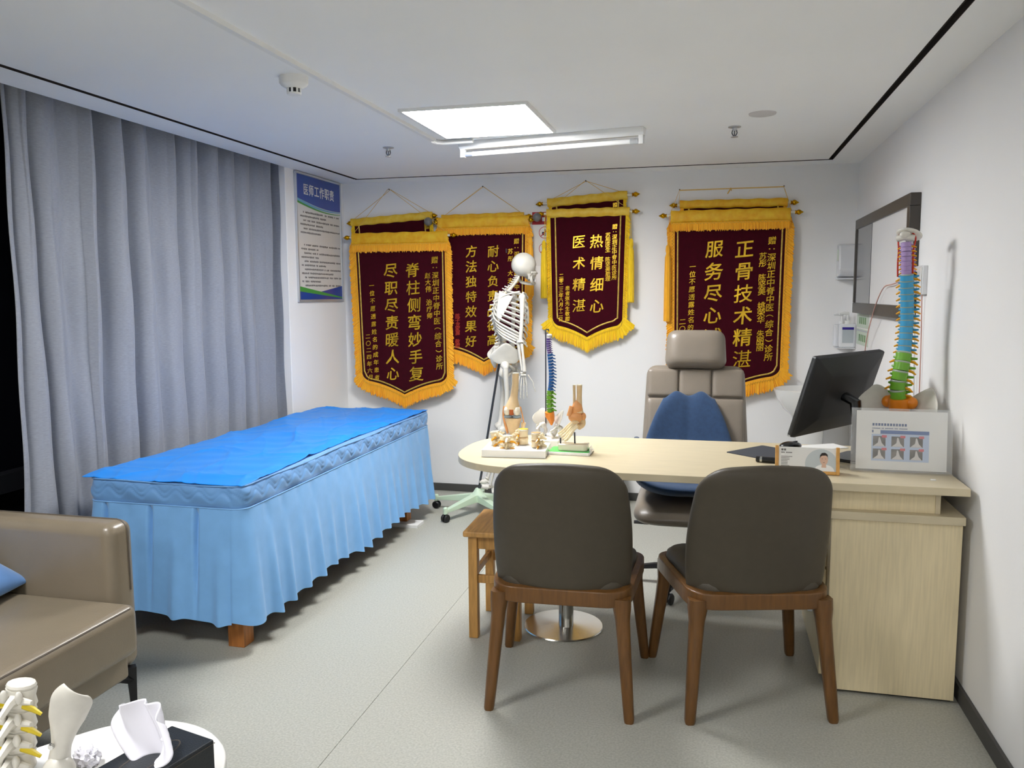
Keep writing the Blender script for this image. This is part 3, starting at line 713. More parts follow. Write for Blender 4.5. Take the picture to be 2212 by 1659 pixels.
# ------------------------------------------------------------------ dining chairs
def rpoly(pts, r, n=5):
    out = []; P = [Vector(p) for p in pts]; m = len(P)
    for i in range(m):
        a_, b_, c_ = P[i - 1], P[i], P[(i + 1) % m]; d1 = (a_ - b_).normalized(); d2 = (c_ - b_).normalized()
        p0 = b_ + d1 * r; p2 = b_ + d2 * r
        for k in range(n + 1): t_ = k / n; out.append((p0 * (1 - t_) ** 2 + b_ * 2 * t_ * (1 - t_) + p2 * t_ ** 2)[:])
    return out
def dining_chair(label, loc, rz):
    t = thing('dining_chair', label, 'chair', loc, rz, 'grey dining chairs in front of the desk')
    seat = [(-.232, -.238), (.232, -.238), (.272, .235), (-.272, .235)]
    P = rpoly(seat, .095, 6); ins = [(p[0] * .90, p[1] * .90) for p in P]
    n = len(P); vs_ = []; fs_ = []
    for (Q, z) in ((P, .374), (P, .428), (ins, .432), (ins, .374)):
        vs_ += [(p[0], p[1], z) for p in Q]
    for j in range(4):
        for i in range(n): fs_.append((j * n + i, j * n + (i + 1) % n, ((j + 1) % 4) * n + (i + 1) % n, ((j + 1) % 4) * n + i))
    MB().add(vs_, fs_).build('seat_frame', 'walnut', t, bevel=.005, seg=2)
    cu = MB(); rings = [(.90, .39), (.905, .43), (.89, .452), (.83, .466), (.6, .472), (.25, .474)]
    vs_ = []; fs_ = []
    for (k_, z) in rings: vs_ += [(p[0] * k_, p[1] * k_, z) for p in P]
    for j in range(len(rings) - 1):
        for i in range(n): fs_.append((j * n + i, j * n + (i + 1) % n, (j + 1) * n + (i + 1) % n, (j + 1) * n + i))
    fs_.append(tuple(range((len(rings) - 1) * n, len(rings) * n))); fs_.append(tuple(range(n - 1, -1, -1)))
    cu.add(vs_, fs_).build('seat', 'chairgrey', t, ang=60)
    for sx in (-1, 1):
        for (bx_, by_, tx_, ty_) in ((.236, -.256, .205, -.205), (.268, .245, .228, .195)):
            lg = MB(); R = []; top = .405
            for (z, q, sz) in ((top, 0, .030), (.37, .06, .029), (.33, .14, .0235), (.27, .30, .0215), (.12, .7, .019), (.01, .985, .0165), (0, 1, .0145)):
                x = sx * (tx_ + (bx_ - tx_) * q); y = ty_ + (by_ - ty_) * q
                R.append([(x + dx * sz, y + dy * sz, z) for dx, dy in ((-1, -.55), (-.55, -1), (.55, -1), (1, -.55), (1, .55), (.55, 1), (-.55, 1), (-1, .55))])
            vs_ = [p for r in R for p in r]; fs_ = [(j * 8 + k, j * 8 + (k + 1) % 8, (j + 1) * 8 + (k + 1) % 8, (j + 1) * 8 + k) for j in range(len(R) - 1) for k in range(8)]
            fs_ += [tuple(range(7, -1, -1)), tuple(range((len(R) - 1) * 8, len(R) * 8))]
            lg.add(vs_, fs_).build('leg', 'walnut', t, ang=50)
    # corner gussets that flow from frame into the legs are part of the legs' tops; upholstered wrap-around back
    def back(u, v):
        zz = .405 + v * .447
        wv = .222 + .014 * math.sin(PI * min(1, v * 1.1)) - .012 * v
        r = .088
        dz = max(0, zz - (.852 - r))
        if dz > 0: wv -= r * (1 - math.sqrt(max(0, 1 - (dz / r) ** 2)))
        x = u * wv; q = x / .225
        y = -.205 - .075 * v ** 1.3 + .085 * (abs(q) ** 2.6) * (1 - .25 * v)
        sl = .085 * 2.6 * abs(q) ** 1.6 * math.copysign(1, u) / .22
        nn = Vector((-sl, 1, .17)).normalized()
        return ((x, y, zz + .010 * (1 - u * u) * v ** 6), nn)
    MB().pillow(back, 40, 36, 14, .029).build('backrest', 'chairgrey', t, ang=60)
    return t
dining_chair('left grey dining chair with walnut legs, beside the wooden stool', (-.487, 2.804, 0), math.radians(2.5))
dining_chair('right grey dining chair with walnut legs, beside the desk cabinet', (.118, 2.905, 0), math.radians(14.5))
# ------------------------------------------------------------------ wooden stool
st = thing('wooden_stool', 'small pine stool half hidden behind the left dining chair', 'stool', (-.845, 3.245, 0), math.radians(2))
bx('seat', (-.125, -.18, .428), (.125, .18, .452), 'stooltop', st, bevel=.006)
for sx in (-1, 1):
    for sy in (-1, 1): bx('leg', (sx * .088 - .019, sy * .145 - .019, 0), (sx * .088 + .019, sy * .145 + .019, .43), 'stoolwood', st, bevel=.003)
for sy in (-1, 1): bx('apron', (-.07, sy * .145 - .009, .375), (.07, sy * .145 + .009, .428), 'stoolwood', st, bevel=.002)
for sx in (-1, 1): bx('apron', (sx * .088 - .009, -.127, .375), (sx * .088 + .009, .127, .428), 'stoolwood', st, bevel=.002)
for sy in (-1, 1): bx('stretcher', (-.07, sy * .145 - .008, .232), (.07, sy * .145 + .008, .265), 'stoolwood', st, bevel=.002)
for sx in (-1, 1): bx('stretcher', (sx * .088 - .008, -.127, .25), (sx * .088 + .008, .127, .28), 'stoolwood', st, bevel=.002)
# ------------------------------------------------------------------ office chair (faces the viewer)
oc = thing('office_chair', 'taupe leather office chair with headrest behind the desk', 'office chair', (-.07, 3.90, 0), math.radians(2))
def flat_pillow(x0, x1, z0, z1, y0, tiltz, rcorner, wt0=1.0, wt1=1.0, bul=0.0):
    def fn(u, v):
        z = z0 + (z1 - z0) * v; ww = (x1 - x0) / 2 * (wt0 + (wt1 - wt0) * v)
        dz = max(0, rcorner - (z - z0), rcorner - (z1 - z)); 
        if dz > 0: ww -= rcorner * (1 - math.sqrt(max(0, 1 - (dz / rcorner) ** 2)))
        x = (x0 + x1) / 2 + u * ww
        return ((x, y0 + tiltz * (z - .45) - bul * (1 - u * u), z), Vector((0, -1, tiltz)).normalized())
    return fn
TZ = .30
bk = MB().pillow(flat_pillow(-.252, .252, .43, 1.035, .17, TZ, .05, 1.06, .96), 30, 30, 14, .05).build('backrest', 'leather', oc, ang=60)
for (xa, xb) in ((-.236, -.083), (-.079, .079), (.083, .236)):
    for (za, zb2) in ((.885, 1.022), (.47, .881)):
        k_ = 1.0
        MB().pillow(flat_pillow(xa, xb, za, zb2, .118, TZ, .012), 16, 16, 12, .016).build('back_panel', 'leather', oc, ang=60)
MB().pillow(flat_pillow(-.153, .153, 1.025, 1.215, .115, TZ, .045, 1.0, .93), 26, 20, 5, .06).build('headrest', 'leather', oc, ang=60)
for sx in (-1, 1): MB().tube([(sx * .07, .33, .98), (sx * .07, .36, 1.08)], .009, 8).build('headrest_post', 'chrome', oc)
se = MB()
def seatfn(u, v):
    wv = .275 * (1 - .06 * v); r = .08; y = -.30 + .56 * v
    dy = max(0, r - (y + .30), r - (.26 - y))
    if dy > 0: wv -= r * (1 - math.sqrt(max(0, 1 - (dy / r) ** 2)))
    return ((u * wv, y, .425 - .035 * (1 - v) ** 4), Vector((0, 0, 1)))
se.pillow(seatfn, 28, 24, 6, .048).build('seat', 'leather', oc, ang=60)
bx('seat_plate', (-.11, -.12, .345), (.11, .14, .385), 'black', oc, bevel=.008)
lv = MB().tube(spl([(-.06, -.02, .36), (-.07, -.08, .345), (-.10, -.12, .333), (-.2, -.13, .335)], 5), .006, 8); lv.build('lever', 'black', oc)
MB().tube([(-.195, -.13, .335), (-.21, -.13, .335), (-.25, -.13, .338), (-.275, -.13, .337)], [.008, .013, .015, .013], 8, flat=.6).build('lever_grip', 'black', oc)
MB().tube([(0, 0, .36), (0, 0, .1)], .028, 16).build('gas_column', 'chrome', oc)
MB().lathe([(.05, .06), (.055, .08), (.045, .12), (.03, .13)], 24).build('hub', 'black', oc)
for k in range(5):
    a_ = 2 * PI * k / 5 + .55; c_, s_ = math.cos(a_), math.sin(a_)
    MB().tube([(.03 * c_, .03 * s_, .095), (.18 * c_, .18 * s_, .085), (.29 * c_, .29 * s_, .068)], [.026, .021, .015], 8, flat=.75).build('base_arm', 'darkmetal', oc)
    ca = MB(); ca.tube([(.29 * c_, .29 * s_, .075), (.29 * c_, .29 * s_, .045)], .008, 8)
    for q in (-1, 1): ca.lathe([(.0, -.008), (.022, -.008), (.027, -.003), (.027, .003), (.022, .008), (0, .008)], 16, rotM((.29 * c_ - q * .014 * s_, .29 * s_ + q * .014 * c_, .027), rx=PI / 2, rz=a_))
    ca.build('caster', 'black', oc)
# posture cushion, one piece of back and seat
pc = thing('posture_cushion', 'navy blue two-lobed posture cushion on the office chair', 'cushion', (-.10, 3.90, 0), math.radians(2))
def cushf(u, v):
    # v 0 seat front -> 1 top of back
    if v < .42:
        q = v / .42; y = -.27 + .34 * q; z = .525 - .025 * math.sin(PI * q); nn = Vector((0, -.15 * q, 1)).normalized(); wv = .225 + .02 * math.sin(PI * q)
        z += .05 * abs(u) ** 3
    else:
        q = (v - .42) / .58
        y = .07 + .06 * math.sin(PI / 2 * min(1, q * 2)) + .10 * q; z = .51 + .385 * q
        wv = .245 - .02 * q - .10 * q ** 1.6
        nn = Vector((0, -1, .55 * (1 - q))).normalized(); y -= .055 * abs(u) ** 2.4 * (1 - .6 * q)
        if q > .75: z += .026 * (1 - math.cos(u * 2 * PI)) / 2 * ((q - .75) / .25) - .012 * u * u * ((q - .75) / .25)
    return ((u * wv, y, z), nn)
MB().pillow(cushf, 40, 50, 8, lambda u, v: .03 - .006 * math.exp(-(u / .12) ** 2) * (1 if v > .45 else .3)).build('pad', 'navy', pc, ang=70)
for sx in (-1, 1): MB().tube([(sx * .19, .115, .665), (sx * .255, .17, .668), (sx * .258, .27, .668)], .014, 8, flat=.4).build('strap', 'navy', pc)
# ------------------------------------------------------------------ armchair
ac = thing('armchair', 'taupe leather armchair with black metal legs at the left edge', 'armchair', (-2.1, 1.82, 0))
def rb(name, lo, hi, m, par, bev, seg=4): return bx(name, tuple(lo[i] - (-2.1, 1.82, 0)[i] for i in range(3)), tuple(hi[i] - (-2.1, 1.82, 0)[i] for i in range(3)), m, par, bev, seg)
cush = rb('seat_cushion', (-2.43, 1.502, .295), (-1.715, 2.098, .455), 'armleather', ac, .032, 5)
fa = rb('armrest', (-2.50, 2.100, .20), (-1.81, 2.215, .69), 'armleather', ac, .038, 5)
rb('armrest', (-2.50, 1.383, .20), (-1.81, 1.498, .69), 'armleather', ac, .038, 5)
rb('backrest', (-2.60, 1.383, .20), (-2.40, 2.215, .82), 'armleather', ac, .045, 5)
rb('base_rail', (-2.45, 1.502, .205), (-1.765, 2.098, .292), 'armleather', ac, .012, 3)
for (yy, pr) in ((2.177, fa),):
    xx, rr_ = -1.81 + 2.1, .0385
    pts = [(xx + .0005, yy - 1.82, .46), (xx + .0005, yy - 1.82, .652)] + [(xx - .038 + rr_ * math.cos(a_), yy - 1.82, .652 + rr_ * math.sin(a_)) for a_ in (.3, .6, .9, 1.2, PI / 2)] + [(-2.46 + 2.1, yy - 1.82, .6905)]
    MB().tube(pts, .0028, 6).build('piping', 'leatherseam', pr)
MB().tube([(-1.7245 + 2.1, 1.54 - 1.82, .4455), (-1.7245 + 2.1, 2.066 - 1.82, .4455)], .0028, 6).build('piping', 'leatherseam', cush)
MB().tube([(-1.762 + 2.1, 1.5 - 1.82, .283), (-1.762 + 2.1, 2.1 - 1.82, .283)], .005, 6).build('welt', 'armleather', ac)
for (x, y, q) in ((-1.815, 2.165, -1), (-1.815, 1.43, 1), (-2.52, 2.165, -1), (-2.52, 1.43, 1)):
    lg = MB(); X, Y = x + 2.1, y - 1.82
    lg.tube([(X, Y, .205), (X, Y, .15), (X + .004, Y, 0)], [.020, .018, .009], 4)
    lg.tube([(X, Y, .16), (X, Y + q * .05, .185), (X, Y + q * .13, .203)], [.014, .012, .008], 4)
    lg.build('leg', 'darkmetal', ac)
def pil(u, v):
    c = 1 - .12 * (1 - abs(u)) * 0; return ((u * .19 * (1 - .07 * (1 - (2 * v - 1) ** 2)), (v - .5) * .38 * (1 - .07 * (1 - u * u)), 0), (0, 0, 1))
pw = MB(); pw.T = rotM((-2.275, 1.90, .560), rx=.0, ry=.42, rz=.2); tag(pw.pillow(pil, 24, 24, 2.2, .07).build('throw_pillow', 'bluepillow', ang=70), 'light blue throw pillow resting on the armchair', 'pillow')
# ------------------------------------------------------------------ coffee table and things on it
ct = thing('coffee_table', 'low white round-ended table in the bottom left corner', 'table', (-1.209, 1.36, 0), math.radians(54))
MB().prism(rrect(-.72, -.23, .23, .23, .225, 12), .372, .40).build('tabletop', 'tabletop', ct, bevel=.006, seg=3)
for (sx, sy) in ((-.58, -.12), (.08, -.12), (.08, .12), (-.58, .12)): MB().tube([(sx, sy, .372), (sx * 1.1, sy * 1.15, 0)], [.018, .012], 12).build('leg', 'bedwood', ct)
tbx = thing('tissue_box', 'black stitched leather tissue box with a white tissue sticking out', 'tissue box', (-1.072, 1.298, .40), math.radians(-13.5))
bx('box', (-.0625, -.12, .0), (.0625, .12, .09), 'tissueleather', tbx, bevel=.004, seg=3)
for z in (.082,):
    pp = [(-.0632, -.118, z), (-.0632, .1206, z), (.0632, .1206, z), (.0632, -.118, z)]
    MB().tube(pp, .0007, 4).build('stitching', 'leatherseam', tbx)
sl = MB(); n = 28
for k in range(n):
    a0, a1 = 2 * PI * k / n, 2 * PI * (k + 1) / n
    P_ = lambda a_, r: (r[0] * math.cos(a_), r[1] * math.sin(a_) + .01, .0905)
    sl.add([P_(a0, (.030, .075)), P_(a1, (.030, .075)), P_(a1, (.027, .072)), P_(a0, (.027, .072))], [(0, 1, 2, 3)])
sl.build('slot_rim', 'leatherseam', tbx)
def tis(u, v):
    a_ = (u - .5) * 2; q = v
    w_ = .030 + .068 * math.sin(PI * min(1, q * .72)) ** .8
    x = a_ * w_ * (1 - .25 * q) - .030 * q + .012 * math.sin(a_ * 7 + q * 3) * .4
    y = .012 + .022 * math.sin(a_ * 3.2 + 1) * (1 - q * .3) + .012 * math.sin(a_ * 11 + q * 5) * q + .02 * q
    z = .088 + .098 * q * (1 - .35 * a_ * a_) - .018 * a_ * q
    return (x, y, z)
MB().grid(tis, 40, 26).build('tissue', 'tissue', tbx, solid=.0012, ang=180)
cr = MB(); rq = random.Random(5); jj = {}
def crump(d):
    return 1 + .22 * math.sin(d.x * 9 + d.y * 4) * math.cos(d.z * 8) + .16 * math.sin(d.y * 15 + d.z * 6)
tag(cr.ell((-1.285, 1.385, .417), (.028, .022, .021), nu=26, nv=16, fn=crump).build('crumpled_tissue', 'tissue', ang=25), 'crumpled white tissue lying on the low white table', 'tissue')
# ------------------------------------------------------------------ anatomical parts
def ilium(mb, c, M, s=1.0, ring=True, m=None):
    """hip bone: flared blade above, ring of pubis and ischium below. local: x outward, y forward, z up"""
    def f(u, v):
        a_ = u * 1.0; h_ = v
        wv = (.045 + .045 * math.sin(PI * min(1, h_ * 1.02)) ** .7) * s
        y = a_ * wv + (.012 - .02 * h_) * s
        x = (.012 + .055 * h_ ** 1.3 - .03 * abs(a_) ** 2 * h_ + .012 * a_ * h_) * s
        z = (-.01 + .125 * h_ - .03 * h_ * (a_ ** 2) + .012 * h_ * a_) * s
        return (tuple(Vector(c) + M @ Vector((x, y, z))), tuple(M @ Vector((.85, .1, -.3))))
    mb.pillow(f, 16, 14, 4, .0065 * s)
    if ring:
        P = lambda *p: tuple(Vector(c) + M @ (Vector(p) * s))
        mb.ell(P(.012, .0, -.02), (.026 * s, .026 * s, .028 * s))
        mb.tube(spl([P(.012, .015, -.015), P(-.02, .045, -.035), P(-.055, .062, -.05)], 5), .011 * s, 8)
        mb.tube(spl([P(.01, -.012, -.03), P(.004, -.02, -.07), P(-.012, .0, -.092), P(-.04, .04, -.072), P(-.055, .06, -.052)], 5), lerpl([.014 * s, .016 * s, .013 * s, .009 * s, .010 * s], 5), 8)
def vertebra(par, c, M, r, h, m, discm=None, spin=1.0, trans=1.0, name='vertebra', nervem=None, side=1.0):
    """body faces local +y (front); spinous process to -y"""
    P = lambda *p: Vector(c) + M @ Vector(p)
    mb = MB(); MM = Matrix.Translation(c) @ M.to_4x4()
    mb.lathe([(r * .98, -h * .40), (r * 1.0, -h * .34), (r * .88, 0), (r * 1.0, h * .34), (r * .98, h * .40)], 14, MM, 1.08, .85)
    mb.tube([P(0, -r * .6, 0), P(0, -r * 1.3, -h * .05), P(0, -r * (1.3 + .95 * spin), -h * .35 * spin)], [r * .5, r * .34, r * .2], 6)
    for q in (-1, 1):
        mb.tube([P(q * r * .5, -r * .8, 0), P(q * r * (1.0 + .55 * trans), -r * 1.15, h * .1)], [r * .28, r * .16], 6)
        mb.ell(P(q * r * .55, -r * 1.1, h * .25), (r * .25, r * .25, h * .3), nu=8, nv=6)
    o = mb.build(name, m, par, ang=50)
    if discm: MB().lathe([(r * .90, h * .40), (r * .97, h * .5), (r * .90, h * .60)], 14, MM, 1.08, .85).build('disc', discm, o)
    if nervem:
        for q in (-1, 1): MB().tube([P(q * r * .6, -r * .7, -h * .25), P(q * r * 1.35, -r * .75, -h * .35), P(q * r * 1.85 * side, -r * .6, -h * .6)], [r * .22, r * .20, r * .12], 6).build('nerve', nervem, o)
    return o
I3 = Matrix.Identity(3)
def frame_from(tan, rz):
    """columns: local x,y,z in world; z along tangent, y ~ facing direction rz"""
    z = tan.normalized(); f = Vector((math.cos(rz), math.sin(rz), 0)); x = f.cross(z).normalized(); y = z.cross(x)
    return Matrix((x, y, z)).transposed()
def spine_column(par, pts, spec, facing, nervem=None):
    P = spl(pts, 24); L = [0]
    for i in range(len(P) - 1): L.append(L[-1] + (P[i + 1] - P[i]).length)
    tot = L[-1]; raw = sum(s[1] for s in spec); pos = 0
    for (r, h, m, dm, sp, tr) in spec:
        hh = h * tot / raw; s = pos + hh / 2; pos += hh
        i = max(k for k in range(len(L)) if L[k] <= s); i = min(i, len(P) - 2)
        c = P[i].lerp(P[i + 1], (s - L[i]) / max(1e-9, L[i + 1] - L[i])); tan = P[min(i + 3, len(P) - 1)] - P[max(i - 3, 0)]
        vertebra(par, c, frame_from(tan, facing), r, hh, m, dm, sp, tr, nervem=nervem)
# ------------------------------------------------------------------ full-size skeleton on its stand
SKF = math.radians(22)
sk = thing('skeleton_model', 'life-size white skeleton model on a wheeled pale green stand', 'skeleton', (-1.272, 4.95, 0), SKF - PI / 2)
# local: +y front, +x its right, z up
def sp_curve(z):
    pts = [(1.03, -.035), (1.08, -.005), (1.14, .0), (1.20, -.03), (1.29, -.055), (1.38, -.02), (1.44, .045), (1.49, .085), (1.535, .105)]
    for i in range(len(pts) - 1):
        if z <= pts[i + 1][0]: t_ = (z - pts[i][0]) / (pts[i + 1][0] - pts[i][0]); return pts[i][1] + (pts[i + 1][1] - pts[i][1]) * t_
    return pts[-1][1]
spec = [(.023, 1.15, 'bone', 'boneyellow', 1.0, 1.0)] * 5 + [(.018, .92, 'bone', 'boneyellow', 1.2, .8)] * 6 + [(.015, .8, 'bone', 'boneyellow', 1.2, .8)] * 6 + [(.012, .58, 'bone', 'boneyellow', 1.0, .5)] * 7
spine_column(sk, [(0, sp_curve(z), z) for z in (1.05, 1.10, 1.15, 1.20, 1.25, 1.30, 1.35, 1.40, 1.44, 1.49, 1.535)], spec, PI / 2)
def skullf(d):
    k = 1.0
    if d.y > .3 and d.z < .1: k -= .10 * (d.y - .3)
    if d.z < -.4: k -= .18 * (-d.z - .4)
    for q in (-1, 1):
        e = (d - Vector((q * .42, .86, -.22)).normalized()).length
        if e < .32: k -= .16 * (1 - e / .32)
    return k
shead = MB(); SC = Vector((0, .0, 0)); MS = Matrix.Rotation(-.10, 3, 'X'); TS = rotM((0, .13, 1.583), rz=math.radians(38)); shead.T = TS
shead.ell(SC, (.068, .088, .078), MS, 28, 20, skullf)
shead.ell(SC + Vector((0, .055, -.050)), (.046, .036, .042), None, 16, 10)
for q in (-1, 1):
    shead.tube(spl([SC + Vector((q * .062, .0, -.045)), SC + Vector((q * .066, .035, -.046)), SC + Vector((q * .046, .07, -.05))], 4), .0065, 6)
    shead.tube([SC + Vector((q * .05, -.005, -.055)), SC + Vector((q * .046, .0, -.085))], [.014, .007], 8)
shead.build('skull', 'bone', sk, ang=70)
jw = MB(); jw.T = TS
for q in (-1, 1):
    jw.tube(spl([SC + Vector((q * .054, .012, -.05)), SC + Vector((q * .052, .012, -.085)), SC + Vector((q * .044, .028, -.104)), SC + Vector((q * .02, .076, -.114)), SC + Vector((0, .084, -.114))], 5), lerpl([.007, .011, .012, .011, .011], 5), 8, flat=.6)
jw.build('mandible', 'bone', sk, ang=70)
te = MB(); te.T = TS
for k in range(12):
    a_ = -1.0 + 2.0 * k / 11
    for zz_ in (-.084, -.094): te.box((-.0035, -.003, -.005), (.0035, .003, .005), Matrix.Translation(SC + Vector((.035 * math.sin(a_), .055 + .034 * math.cos(a_), zz_))) @ Matrix.Rotation(-a_, 4, 'Z'))
te.build('teeth', 'white', sk)
# rib cage
for k in range(12):
    q0 = k / 11; zs = 1.43 - .225 * q0; ys = sp_curve(zs) - .012
    wv = .055 + .075 * math.sin(min(1, q0 * 1.35 + .12) * PI * .62); dp = .040 + .058 * math.sin(min(1, q0 * 1.2 + .2) * PI * .55)
    arc = PI * (.93 if k < 7 else (.80 if k < 10 else .52)); drop = (.06 + .15 * min(1, q0 * 1.5))
    for sx in (-1, 1):
        pts = []
        for j in range(15):
            t_ = arc * j / 14; x = sx * (.018 + wv * math.sin(t_) ** .85) if t_ < PI * .97 else sx * .02
            y = ys - .012 * math.sin(t_ * 2) + dp * (1 - math.cos(t_)); z = zs - drop * (t_ / PI) ** .9 + .012 * math.sin(t_)
            pts.append((x, y, z))
        MB().tube(pts, .0062, 6, flat=.75).build('rib', 'bone', sk, ang=70)
MB().tube(spl([(0, .125, 1.365), (0, .145, 1.31), (0, .150, 1.22)], 5), lerpl([.02, .015, .012], 5), 8, flat=.4).build('sternum', 'bone', sk)
for sx in (-1, 1):
    MB().tube(spl([(sx * .02, .125, 1.37), (sx * .08, .13, 1.40), (sx * .15, .10, 1.412)], 5), .0065, 8).build('clavicle', 'bone', sk)
    sc = MB()
    def scap(u, v, sx=sx):
        z = 1.255 + .15 * v; wv = .010 + .042 * v ** .8
        return ((sx * (.108 + .012 * v + u * wv * .5), -.05 + .05 * v + u * wv * .75, z - .016 * u), (sx * .85, -.5, .1))
    sc.pillow(scap, 12, 12, 4, .006)
    sc.tube(spl([(sx * .09, -.05, 1.365), (sx * .125, .0, 1.40), (sx * .16, .08, 1.418)], 5), lerpl([.006, .008, .012], 5), 8, flat=.6); sc.build('scapula', 'bone', sk, ang=70)
    # arms
    hm = MB(); ax = .165
    hm.ell((sx * ax, .092, 1.385), (.022, .022, .022)); bone(hm, [(sx * (ax + .006), .092, 1.38), (sx * (ax + .012), .088, 1.25), (sx * (ax + .012), .080, 1.14), (sx * (ax + .012), .080, 1.115)], [.017, .0115, .012, .022], 10); hm.build('humerus', 'bone', sk, ang=70)
    ul = MB(); bone(ul, [(sx * (ax + .002), .068, 1.125), (sx * (ax + .004), .074, 1.05), (sx * (ax + .010), .088, .94)], [.014, .0085, .006], 8); ul.build('ulna', 'bone', sk, ang=70)
    ra = MB(); bone(ra, [(sx * (ax + .022), .085, 1.105), (sx * (ax + .026), .092, 1.04), (sx * (ax + .02), .102, .938)], [.010, .0075, .013], 8); ra.build('radius', 'bone', sk, ang=70)
    hn = MB()
    for j in range(8): hn.ell((sx * (ax + .006 + .011 * (j % 2)), .084 + .010 * (j // 2) * .8, .925 - .012 * (j % 2)), (.007, .007, .007), nu=8, nv=6)
    for j in range(5):
        y0 = .075 + j * .0115; L = (.052, .060, .064, .060, .045)[j]; z0 = .908 if j < 4 else .915; xo = sx * (ax + .010 + (.0 if j < 4 else .012)); dy = (j - 1.8) * .006 + (.02 if j == 4 else 0)
        z1 = z0 - L; hn.tube([(xo, y0, z0), (xo, y0 + dy * .5, (z0 + z1) / 2), (xo, y0 + dy, z1)], [.005, .0032, .0048], 6)
        zz_ = z1 - .002; yy = y0 + dy
        for ph, ll in enumerate((.034, .022, .016)):
            if j == 4 and ph == 2: continue
            hn.tube([(xo - sx * .004 * ph, yy, zz_), (xo - sx * .004 * (ph + .6), yy + dy * .2, zz_ - ll)], [.0042, .0034], 6); zz_ -= ll + .002; yy += dy * .25
    hn.build('hand', 'bone', sk, ang=70)
    # pelvis and legs
    il = MB(); Mi = Matrix(((sx, 0, 0), (0, 1, 0), (0, 0, 1))); ilium(il, (sx * .062, -.004, .985), Mi, 1.05); il.build('hip_bone', 'bone', sk, ang=70)
    fe = MB(); hxp = sx * .088
    fe.ell((sx * .082, .0, .962), (.022, .022, .022)); fe.tube([(sx * .085, 0, .962), (sx * .118, -.004, .945)], [.014, .016], 8)
    bone(fe, [(sx * .118, -.006, .958), (sx * .116, -.004, .90), (sx * .098, .004, .76), (sx * .078, -.014, .60), (sx * .076, -.020, .575)], [.018, .0155, .0135, .015, .022], 10)
    for q in (-1, 1): fe.ell((sx * .076 + q * .016, -.026, .563), (.017, .026, .022), nu=12, nv=8)
    fe.build('femur', 'bone', sk, ang=70)
    MB().ell((sx * .076, .008, .57), (.015, .008, .016), nu=12, nv=8).build('patella', 'bone', sk)
    ti = MB(); bone(ti, [(sx * .076, -.024, .535), (sx * .076, -.026, .50), (sx * .072, -.060, .36), (sx * .070, -.098, .235), (sx * .070, -.104, .222)], [.028, .018, .0115, .011, .017], 10); ti.build('tibia', 'bone', sk, ang=70)
    fb = MB(); bone(fb, [(sx * .104, -.036, .515), (sx * .102, -.062, .40), (sx * .090, -.104, .215)], [.009, .006, .009], 8); fb.build('fibula', 'bone', sk, ang=70)
    ft = MB(); A = Vector((sx * .072, -.11, .205)); ft.ell(A, (.018, .022, .016)); ft.tube([A + Vector((0, -.005, -.005)), A + Vector((0, -.045, .0))], [.018, .015], 8)
    for j in range(5):
        ft.ell(A + Vector((sx * (-.016 + j * .008), .028, -.022 - .004 * j)), (.009, .012, .009), nu=8, nv=6)
        b0 = A + Vector((sx * (-.018 + j * .009), .04, -.03 - .003 * j)); b1 = b0 + Vector((sx * (j - 2) * .004, .052, -.036)); ft.tube([b0, (b0 + b1) / 2, b1], [.0065, .004, .006], 6)
        b2 = b1 + Vector((sx * (j - 2) * .002, .022, -.018 - .003 * j)); ft.tube([b1, b2], [.0052, .004], 6); ft.tube([b2, b2 + Vector((0, .012, -.012))], [.0045, .0036], 6)
    ft.build('foot', 'bone', sk, ang=70)
sa = MB(); bone(sa, [(0, -.035, 1.055), (0, -.062, 1.0), (0, -.055, .945)], [.036, .026, .008], 10); sa.build('sacrum', 'bone', sk, ang=70)
MB().tube([(0, .02, 1.66), (0, .02, 1.685)], .003, 6).build('hook', 'steelrod', sk)
# leaning pole and five-arm base on casters
PB = Vector((-.075, -.165, .11))
MB().tube([tuple(PB), (0, -.028, .98)], .0075, 10).build('stand_pole', 'steelrod', sk)
MB().lathe([(.045, .075), (.048, .12), (.03, .135), (.014, .16)], 20, Matrix.Translation((PB.x, PB.y, 0))).build('stand_hub', 'stand', sk)
for k in range(5):
    a_ = 2 * PI * k / 5 + math.radians(172) - (SKF - PI / 2); c_, s_ = math.cos(a_), math.sin(a_); R_ = .30
    arm = MB(); w0, w1 = .026, .014; nx_, ny_ = -s_, c_
    vs_ = []
    for (r, w_, zt, zb_) in ((.03, w0, .125, .075), (R_, w1, .078, .058)):
        vs_ += [(PB.x + c_ * r + nx_ * w_, PB.y + s_ * r + ny_ * w_, zb_), (PB.x + c_ * r - nx_ * w_, PB.y + s_ * r - ny_ * w_, zb_), (PB.x + c_ * r - nx_ * w_, PB.y + s_ * r - ny_ * w_, zt), (PB.x + c_ * r + nx_ * w_, PB.y + s_ * r + ny_ * w_, zt)]
    arm.add(vs_, [(0, 1, 2, 3), (4, 7, 6, 5), (0, 4, 5, 1), (1, 5, 6, 2), (2, 6, 7, 3), (3, 7, 4, 0)]); E_ = (PB.x + c_ * R_, PB.y + s_ * R_)
    arm.lathe([(.014, .05), (.014, .088), (.008, .095), (0, .095)], 12, Matrix.Translation((E_[0], E_[1], 0))); ao = arm.build('stand_arm', 'stand', sk, bevel=.003)
    cs = MB()
    for q in (-1, 1): cs.lathe([(0, -.009), (.02, -.009), (.025, -.004), (.025, .004), (.02, .009), (0, .009)], 18, rotM((E_[0] + .012 * q * -s_, E_[1] + .012 * q * c_, .025), rx=PI / 2, rz=a_))
    cs.tube([(E_[0], E_[1], .055), (E_[0], E_[1], .03)], .007, 8); cs.build('caster', 'black', ao)
